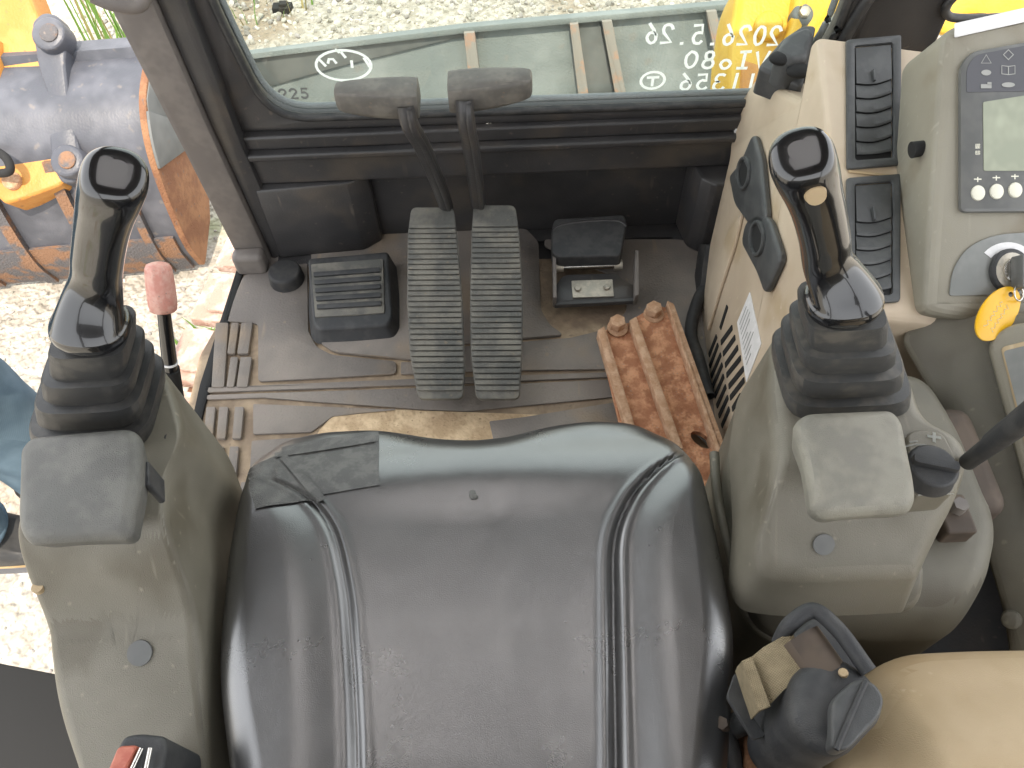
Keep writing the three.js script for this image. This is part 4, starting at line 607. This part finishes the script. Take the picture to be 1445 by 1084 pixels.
{
  const t = thing('instrument_tower', 'grey-beige instrument tower with monitor, round buttons and key switch', 'instrument panel', [0.6364,0.4807,-0.752]), P = F.MON;
  obj('body', slab(P, [[-0.0113,0.3408],[0.0061,0.3547],[0.0869,0.3756],[0.2391,0.3999],[0.2391,0],[0.0869,-0.0191],[-0.013,-0.0052],[-0.0348,0]], -.115, 0, [.02, .03, .01, .01, .01, .02, .03, .012], .014), M.tower, t);
  obj('white_strip', slab(P, [[0.0009,0.353],[0.0869,0.3721],[0.1869,0.3912],[0.1869,0.3704],[0.0869,0.3547],[0.0009,0.3356]], .0006, .0025, .002, .0005), M.white, t);
  const bz = obj('monitor_bezel', slab(P, [[0.0043,0.12],[0.0043,0.2991],[0.0183,0.3165],[0.0869,0.3286],[0.2217,0.3477],[0.2217,0.1217]], .0006, .008, [.008, .02, .03, .01, .01, .01], .004), M.bezel, t);
  obj('icon_panel', slab(P, [[0.0113,0.266],[0.0113,0.2956],[0.0217,0.3112],[0.0869,0.3234],[0.213,0.3408],[0.213,0.2695]], .0085, .0095, [.002, .02, .02, .002, .002, .002], 0), M.inkDark, bz);
  const S = (a) => slab(P, a, .0098, .0102, .0008, 0), I = (x, y, k) => ({ x, y, k });
  const c = [[0.0348,0.3052], [0.0617,0.3112], [0.0887,0.3147], [0.0348,0.2895], [0.0617,0.293], [0.0878,0.2956], [0.0348,0.273], [0.0617,0.2747], [0.0878,0.2773]];
  const tri = (p, s) => strokes(P, [[[p[0] - s, p[1] - s * .7], [p[0] + s, p[1] - s * .7], [p[0], p[1] + s], [p[0] - s, p[1] - s * .7]]], .0014, .0098, .0102), sq = (p, s, r = 0) => strokes(P, [[...ell(p[0], p[1], s, s, 4, r), ell(p[0], p[1], s, s, 4, r)[0]]], .0015, .0098, .0102);
  obj('warning_symbols', [...tri(c[0], .006), ...sq(c[1], .006), ...sq(c[2], .006, .785), S(ell(c[3][0], c[3][1], .006, .0035)), ...strokes(P, [[[c[4][0] - .008, c[4][1] - .005], [c[4][0] - .008, c[4][1] + .005], [c[4][0], c[4][1] + .004], [c[4][0] + .008, c[4][1] + .005], [c[4][0] + .008, c[4][1] - .005], [c[4][0], c[4][1] - .006], [c[4][0] - .008, c[4][1] - .005]], [[c[4][0], c[4][1] - .006], [c[4][0], c[4][1] + .004]]], .0012, .0098, .0102), ...sq(c[5], .007, .785), S(rect(c[6][0], c[6][1], .013, .005)), S(rect(c[6][0] + .004, c[6][1] + .003, .005, .004)), S(ell(c[7][0], c[7][1], .008, .003)), ...sq(c[8], .007, .785)], M.icon, bz);
  obj('screen', slab(P, [[0.0322,0.1704],[0.0313,0.2539],[0.0869,0.2626],[0.213,0.2782],[0.213,0.1704]], .0085, .0098, .002, 0), M.screen, bz);
  const sm = [0.0252,0.1965]; obj('small_label', [slab(P, rect(sm[0], sm[1] + .004, .006, .006), .0082, .0088, .001, 0), slab(P, rect(sm[0], sm[1] - .004, .006, .005), .0082, .0088, .001, 0)], M.cream, bz);
  for (const q of [[0.0252,0.1434], [0.0478,0.1452], [0.0704,0.1469], [0.0939,0.1487]]) { obj('round_button', slab(P, ell(q[0], q[1], .0085, .0095, 24), .006, .0115, 0, .002), M.cream, bz); obj('button_symbol', strokes(P, [[[q[0] - .004, q[1] + .017], [q[0] + .004, q[1] + .017]], [[q[0], q[1] + .014], [q[0], q[1] + .019]]], .0014, .0084, .0089), M.cream, bz); }
  // key switch
  const kp = obj('switch_plate', slab(P, [[-0.0061,0.0191],[-0.0026,0.0504],[0.0148,0.0782],[0.0478,0.0939],[0.0913,0.0974],[0.1869,0.0956],[0.1869,0.0243],[0.0869,0.0209]], .0004, .003, [.004, .02, .02, .02, .02, .004, .004, .004], .001), M.greyPlastic, t);
  const kc = [0.0652,0.0487]; const W = arc(kc[0], kc[1], .038, .036, 28, 140, 12), W2 = arc(kc[0], kc[1], .027, .026, 140, 28, 12);
  obj('switch_label', slab(P, [...W, ...W2], .0032, .0038, 0, 0), M.white, kp);
  obj('lock_ring', slab(P, ell(kc[0], kc[1], .0245, .0275, 36), .003, .012, 0, .003, [v2s(ell(kc[0], kc[1], .02, .0225, 32))]), M.softBlack, kp);
  obj('lock_barrel', slab(P, ell(kc[0], kc[1], .02, .0225, 32), .003, .013, 0, .002), M.zinc, kp);
  obj('lock_core', slab(P, ell(kc[0], kc[1], .0125, .0145, 32), .012, .017, 0, .002), M.chrome, kp);
  const jk = [0.5316,0.5507,-0.8022]; obj('jack', [rod([jk[0] - .012, jk[1] - .002, jk[2] + .002], [jk[0] + .012, jk[1], jk[2]], .0105, .009)], M.dark, t);
}
{
  const P = F.MON, kc = [0.0652,0.0487], t = thing('ignition_key', 'dark ignition key standing in the key switch', 'key', [0.5959,0.5057,-0.6281]);
  obj('bow', slab(P, rect(kc[0], kc[1] - .004, .010, .040), .016, .040, .003, .002), M.bezel, t);
  obj('key_ring', new THREE.TorusGeometry(.009, .0011, 8, 24).rotateY(.5).applyMatrix4(new THREE.Matrix4().makeTranslation(kc[0] - .001, kc[1] - .029, .026)).applyMatrix4(P), M.chrome, t);
}
{
  const P = F.MON, a = [0.0426,-0.0043], t = thing('key_tag', 'oval yellow plastic tag hanging from the ignition key', 'key tag', [0.5659,0.4852,-0.5799]), rot = .98;
  obj('tag', slab(P, ell(a[0], a[1], .037, .0215, 40, rot), .018, .0215, 0, .0012, [v2s(ell(a[0] + Math.cos(rot) * .028, a[1] + Math.sin(rot) * .028, .003, .003, 12))]), M.tag, t);
  const L = []; for (let k = -1; k <= 1; k += 2) { const l = []; for (let i = 0; i <= 14; i++) { const s = mix(-.022, .014, i / 14), n = k * .0045 + .0022 * Math.sin(i * 2.4 + k); l.push([a[0] + Math.cos(rot) * s - Math.sin(rot) * n, a[1] + Math.sin(rot) * s + Math.cos(rot) * n]); } L.push(l); }
  obj('tag_print', strokes(P, L, .0016, .0215, .0219), M.ink, t);
}
{
  const t = thing('right_side_panel', 'dark grey-beige side panel below the instrument tower', 'side panel', [0.5743,0.32,-0.4244]), P = F.RW;
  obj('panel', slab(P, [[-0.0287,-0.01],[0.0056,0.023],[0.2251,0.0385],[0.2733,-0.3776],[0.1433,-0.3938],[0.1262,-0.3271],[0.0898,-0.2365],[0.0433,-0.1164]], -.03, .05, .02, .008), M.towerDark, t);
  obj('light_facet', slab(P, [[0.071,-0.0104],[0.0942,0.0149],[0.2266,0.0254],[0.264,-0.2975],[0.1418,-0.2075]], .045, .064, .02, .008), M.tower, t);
  const pl = obj('data_plate', slab(P, [[0.0872,-0.0161],[0.1602,0.0133],[0.1801,-0.0962],[0.1291,-0.1391]], .0635, .0665, .006, .001), M.tan, t); obj('plate_face', slab(P, [[0.0908,-0.0203],[0.1609,0.0073],[0.1782,-0.0913],[0.1288,-0.1303]], .0664, .0676, .004, 0), M.greyPlastic, pl);
  const b = [0.1362,-0.3351]; obj('bolt', disc(P, b[0], b[1], .011, .045, .060, .004), M.towerDark, t);
}
{
  const t = thing('dark_side_lever', 'black blade lever slanting up beside the throttle dial', 'lever', [0.3981,0.6,-0.3265]);
  obj('shaft', rod([0.4277,0.56,-0.349], [0.3736,0.8,-0.2854], .0078, .010), M.softBlack, t);
  obj('sleeve', rod([0.4188,0.62,-0.3366], [0.3736,0.8,-0.2854], .0095, .0118), M.softBlack, t);
}
{
  const t = thing('hinge_bracket', 'rust-brown bolted hinge bracket behind the right console', 'bracket', [0.4696,0.45,-0.3448]);
  obj('plate', box([0.4473,0.45,-0.3297][0], [0.4802,0.45,-0.3282][0], .30, .45, [0.4622,0.45,-0.3235][2] - .045, [0.4622,0.45,-0.3235][2], .004), M.brown, t);
  const b = [0.4658,0.46,-0.3509]; obj('bolt', rod([b[0], .448, b[2]], [b[0], .462, b[2]], .009, .008, 6), M.pillar, t);
  obj('riser', box([0.4987,0.4,-0.4827][0], [0.5281,0.4,-0.4813][0] + .02, 0, .42, -.5, -.36, .02), M.brown, t);
}
{
  const t = thing('tan_side_box', 'rounded tan plastic cover at the lower right beside the seat', 'storage cover', [.42, 0, -.08]);
  obj('cover', mound({ out: [...[[0.2313,-0.0664],[0.2611,-0.1241],[0.303,-0.1679],[0.3382,-0.1955],[0.3681,-0.2051],[0.4263,-0.206],[0.5536,-0.2028]], [.62, .16], [.26, .16]], top: (x, z) => .53 - .06 * sst(-.09, -.2, z) - .03 * (1 - sst(.27, .34, x)), bot: .1, r: .035, rr: .04, n: 160, m: 20, flare: .01 }), M.tan, t);
}
{
  const t = thing('seat_belt_retractor', 'black seat belt retractor on the right side of the seat', 'seat belt reel', [.25, 0, -.15]);
  obj('back_plate', mound({ out: [[0.2285,-0.1976],[0.2563,-0.2162],[0.2724,-0.2019],[0.2875,-0.1686],[0.2453,-0.1474],[0.2283,-0.1622]], top: .545, bot: .43, r: .006, rr: .012 }), M.softBlack, t);
  obj('drum', mound({ out: [[0.2108,-0.1558],[0.2272,-0.1678],[0.2499,-0.1725],[0.271,-0.1584],[0.2804,-0.1371],[0.2732,-0.1218],[0.2375,-0.0957],[0.2161,-0.0995],[0.1988,-0.1221]], top: (x, z) => .59 - .5 * (x - .22) ** 2 - .25 * clamp(-.12 - z) * .2, bot: .44, r: .016, rr: .016, n: 160 }), M.softBlack, t);
  obj('drum_cap', mound({ out: [[0.2313,-0.1331],[0.253,-0.1478],[0.2668,-0.1462],[0.2723,-0.1336],[0.2645,-0.1197],[0.2331,-0.0973],[0.2222,-0.0997]], top: .6, bot: .56, r: .004, rr: .008 }), M.ventGrey, t);
  obj('cap_ridge', tube([[0.26,0.601,-0.1451], [0.2457,0.601,-0.1262], [0.2253,0.601,-0.0985]], .0022, 20, 8), M.softBlack, t);
  obj('frame_loop', tube([[0.2139,0.56,-0.1876], [0.2204,0.58,-0.1976], [0.2384,0.588,-0.2049], [0.2524,0.59,-0.1898], [0.2696,0.588,-0.1553]], .0068, 40, 12), M.softBlack, t);
  obj('rust_spool', rod([0.228,0.57,-0.1887], [0.2422,0.57,-0.1571], .018), M.brown, t);
  obj('rivet', rod([0.2495,0.588,-0.155], [0.2474,0.594,-0.1541], .004, .003, 12), M.tan, t);
  obj('anchor_strap', [rod([0.1882,0.42,-0.1476], [0.2207,0.44,-0.155], .012, .012, 8), tube([[0.179,0.43,-0.1523], [0.1879,0.42,-0.1351], [0.1935,0.4,-0.1075]], .012, 16, 8)], M.softBlack, t);
  obj('anchor_plate', mound({ out: [[0.2081,-0.1532],[0.2377,-0.1584],[0.256,-0.1265],[0.2463,-0.0854],[0.1953,-0.0872]], top: .42, bot: .39, r: .004, rr: .01 }), M.rustPlate, t);
  obj('anchor_bolt', rod([0.1827,0.44,-0.1465], [0.1787,0.455,-0.1474], .007, .006, 6), M.brown, t);
  obj('mount_bracket', mound({ out: [[0.2436,-0.1465],[0.2765,-0.1518],[0.2928,-0.119],[0.2802,-0.0827],[0.227,-0.0846]], top: .40, bot: .3, r: .006, rr: .01 }), M.armR, t);
}
{
  const t = thing('seat_belt', 'tan woven seat belt webbing coming out of the retractor', 'seat belt', [0.2007,0.56,-0.1668]);
  const sec = [[[0.2524,0.5487,-0.1911], [0.2672,0.5229,-0.1708]], [[0.2213,0.575,-0.1933], [0.2287,0.575,-0.1635]], [[0.2172,0.577,-0.1906], [0.2252,0.577,-0.1609]], [[0.1988,0.57,-0.183], [0.206,0.568,-0.1481]], [[0.1854,0.56,-0.1748], [0.1937,0.556,-0.1377]], [[0.1831,0.545,-0.1766], [0.1907,0.54,-0.1379]], [[0.1875,0.51,-0.1796], [0.1943,0.505,-0.1398]]].slice(1);
  const rows = sec.map(([a, b]) => { const p = A(a), q = A(b); const r = []; for (let i = 0; i <= 8; i++) r.push(p.clone().lerp(q, i / 8)); for (let i = 8; i >= 0; i--) r.push(p.clone().lerp(q, i / 8).add(V(-.001, -.003, 0))); return r; });
  obj('webbing', grid(rows, true, true, true, .5), M.webbing, t);
  obj('folded_end', grid([[[0.1865,0.566,-0.1754], [0.1945,0.562,-0.1375]], [[0.1805,0.556,-0.1749], [0.1882,0.55,-0.137]], [[0.1814,0.53,-0.1759], [0.188,0.525,-0.1366]]].map(([a, b]) => [A(a).add(V(0, .003, 0)), A(b).add(V(0, .003, 0)), A(b).add(V(.001, .0, 0)), A(a).add(V(.001, 0, 0))]), true, true, true, .4), M.webbing, t);
  obj('tongue', mound({ out: [[0.1871,-0.1797],[0.1955,-0.1402],[0.2036,-0.1263],[0.1921,-0.1233],[0.1758,-0.1591]], top: .505, bot: .499, r: .001, rr: .004 }), M.softBlack, t);
}
{
  const t = thing('seat_belt_buckle', 'seat belt buckle with faded red button at the lower left', 'seat belt buckle', [-0.3288,0.5,-0.1293]);
  obj('casing', mound({ out: [[-0.3456,-0.1107],[-0.3381,-0.1429],[-0.3242,-0.1446],[-0.3026,-0.1416],[-0.299,-0.1326],[-0.2977,-0.0985],[-0.343,-0.1002]], top: .525, bot: .44, r: .005, rr: .006 }), M.softBlack, t);
  obj('red_button', mound({ out: [[-0.341,-0.1144],[-0.3365,-0.1339],[-0.3201,-0.1339],[-0.3243,-0.1169],[-0.3246,-0.1034],[-0.3395,-0.1039]], top: .5325, bot: .50, r: .003, rr: .004 }), M.red, t);
  obj('slot_edge', [rod([-0.3163,0.532,-0.1312], [-0.3208,0.532,-0.1155], .002), rod([-0.3092,0.532,-0.131], [-0.3092,0.532,-0.115], .002)], M.chrome, t);
}
{
  const t = thing('seat_rail', 'ochre painted slotted seat rail between the left console and seat', 'seat rail', [-0.3599,0.25,-0.1926]);
  const P = basis([0, .25, 0], [1, 0, 0], [0, 0, -1]), f = a => a.map(q => [q[0], -q[1]]);
  obj('rail_plate', slab(P, f([[-0.3831,-0.2389],[-0.3571,-0.2395],[-0.3461,-0.1548],[-0.3676,-0.1541]]), -.02, 0, .004, .002, [rpoly(f([[-0.3737,-0.2147],[-0.3611,-0.2143],[-0.3587,-0.1956],[-0.37,-0.1945]]), .002), rpoly(f([[-0.3703,-0.1914],[-0.3581,-0.1917],[-0.3561,-0.1758],[-0.3673,-0.1747]]), .002)]), M.ochre, t);
  obj('under_block', box([-0.3965,0.2,-0.195][0], [-0.3689,0.2,-0.194][0], 0, .2, -.25, .1, .004), M.dark, t);
}
{
  const a = [-0.4501,0.46,-0.703], b = [-0.4528,0.43,-0.6828], c = [-0.4727,0.34,-0.656], e = [-0.4936,0.25,-0.6439];
  const t = thing('safety_lock_lever', 'safety lock lever with faded pink knob left of the floor mat', 'lever', e);
  const ax = A(a).sub(A(b)).normalize(), base = A(b), ring = (h, r) => Array.from({ length: 28 }, (_, i) => { const q = i / 28 * 6.2832, X = V(1, 0, 0).addScaledVector(ax, -ax.x).normalize(), Z = X.clone().cross(ax); return base.clone().addScaledVector(ax, h).addScaledVector(X, Math.cos(q) * r).addScaledVector(Z, Math.sin(q) * r); });
  obj('knob', grid([[0, .014], [.002, .0165], [.008, .0178], [.02, .0182], [.045, .0176], [.058, .0165], [.063, .014], [.065, .009]].map(q => ring(...q)), true, true, true, 1), M.pink, t);
  obj('stem', rod(b, c, .0085, .0105), M.gloss, t).geometry; obj('sleeve', rod(c, e, .0125), M.dark, t);
  obj('band', rod(A(c).lerp(A(b), .10).toArray(), A(c).lerp(A(b), .13).toArray(), .0115), M.white, t);
}
{
  // someone standing on the ground by the open door
  const p0 = [-1.0114,-0.108,-0.8628], p1 = [-1.1873,-0.42,-0.7421], g0 = -.45, t = thing('person', 'person standing on the track left of the console in blue jeans and black boots', 'person', [p0[0], g0, p0[2]]);
  const feet = [[p0[0], p0[2]], [p1[0], p1[2]]];
  const leg = ([x, z]) => { const hx = mix(x, p0[0] - .08, .6), hz = mix(z, (p0[2] + p1[2]) / 2, .5); const rows = dense([[.10, .08, 0], [.2, .084, 0], [.4, .084, .1], [.5, .082, .25], [.62, .09, .5], [.78, .1, .8], [.92, .11, 1]], 8).map(([y, r, f]) => Array.from({ length: 40 }, (_, i) => { const a = i / 40 * 6.2832, w = 1 + .04 * Math.sin(a * 3 + y * 22) + .025 * Math.sin(a * 5 - y * 40); return V(mix(x, hx, f) + Math.cos(a) * r * w, g0 + y, mix(z, hz, f) + Math.sin(a) * r * w); })); return grid(rows, true, true, true, 4); };
  const mx = p0[0] - .05, mz = (p0[2] + p1[2]) / 2;
  obj('jeans', [...feet.map(leg), mound({ out: ell(mx, mz, .14, .2), top: g0 + 1.1, bot: g0 + .82, r: .05, rr: 0 })], M.denim, t);
  for (const [x, z] of feet) {
    obj('hem', new THREE.TorusGeometry(.079, .007, 10, 40).rotateX(Math.PI / 2).translate(x, g0 + .105, z), M.denim, t);
    const o = (k) => [[-.1, -.05], [.06, -.055], [.17, -.05], [.2, 0], [.17, .05], [.06, .055], [-.1, .05]].map(q => [x + q[0] * k, z + q[1] * k]);
    const bt = obj('boot', mound({ out: o(1), top: q => g0 + .07 + .07 * (1 - sst(0, .12, q - x)), bot: g0 + .025, r: .03, rr: .04 }), M.softBlack, t);
    obj('sole', mound({ out: o(1.05), top: g0 + .028, bot: g0 + .001, r: .004, rr: .04 }), M.steelBlue, bt);
    obj('welt', mound({ out: o(1.03), top: g0 + .036, bot: g0 + .0285, r: .001, rr: .04 }), M.ochre, bt);
  }
}
renderer.render(scene, camera);
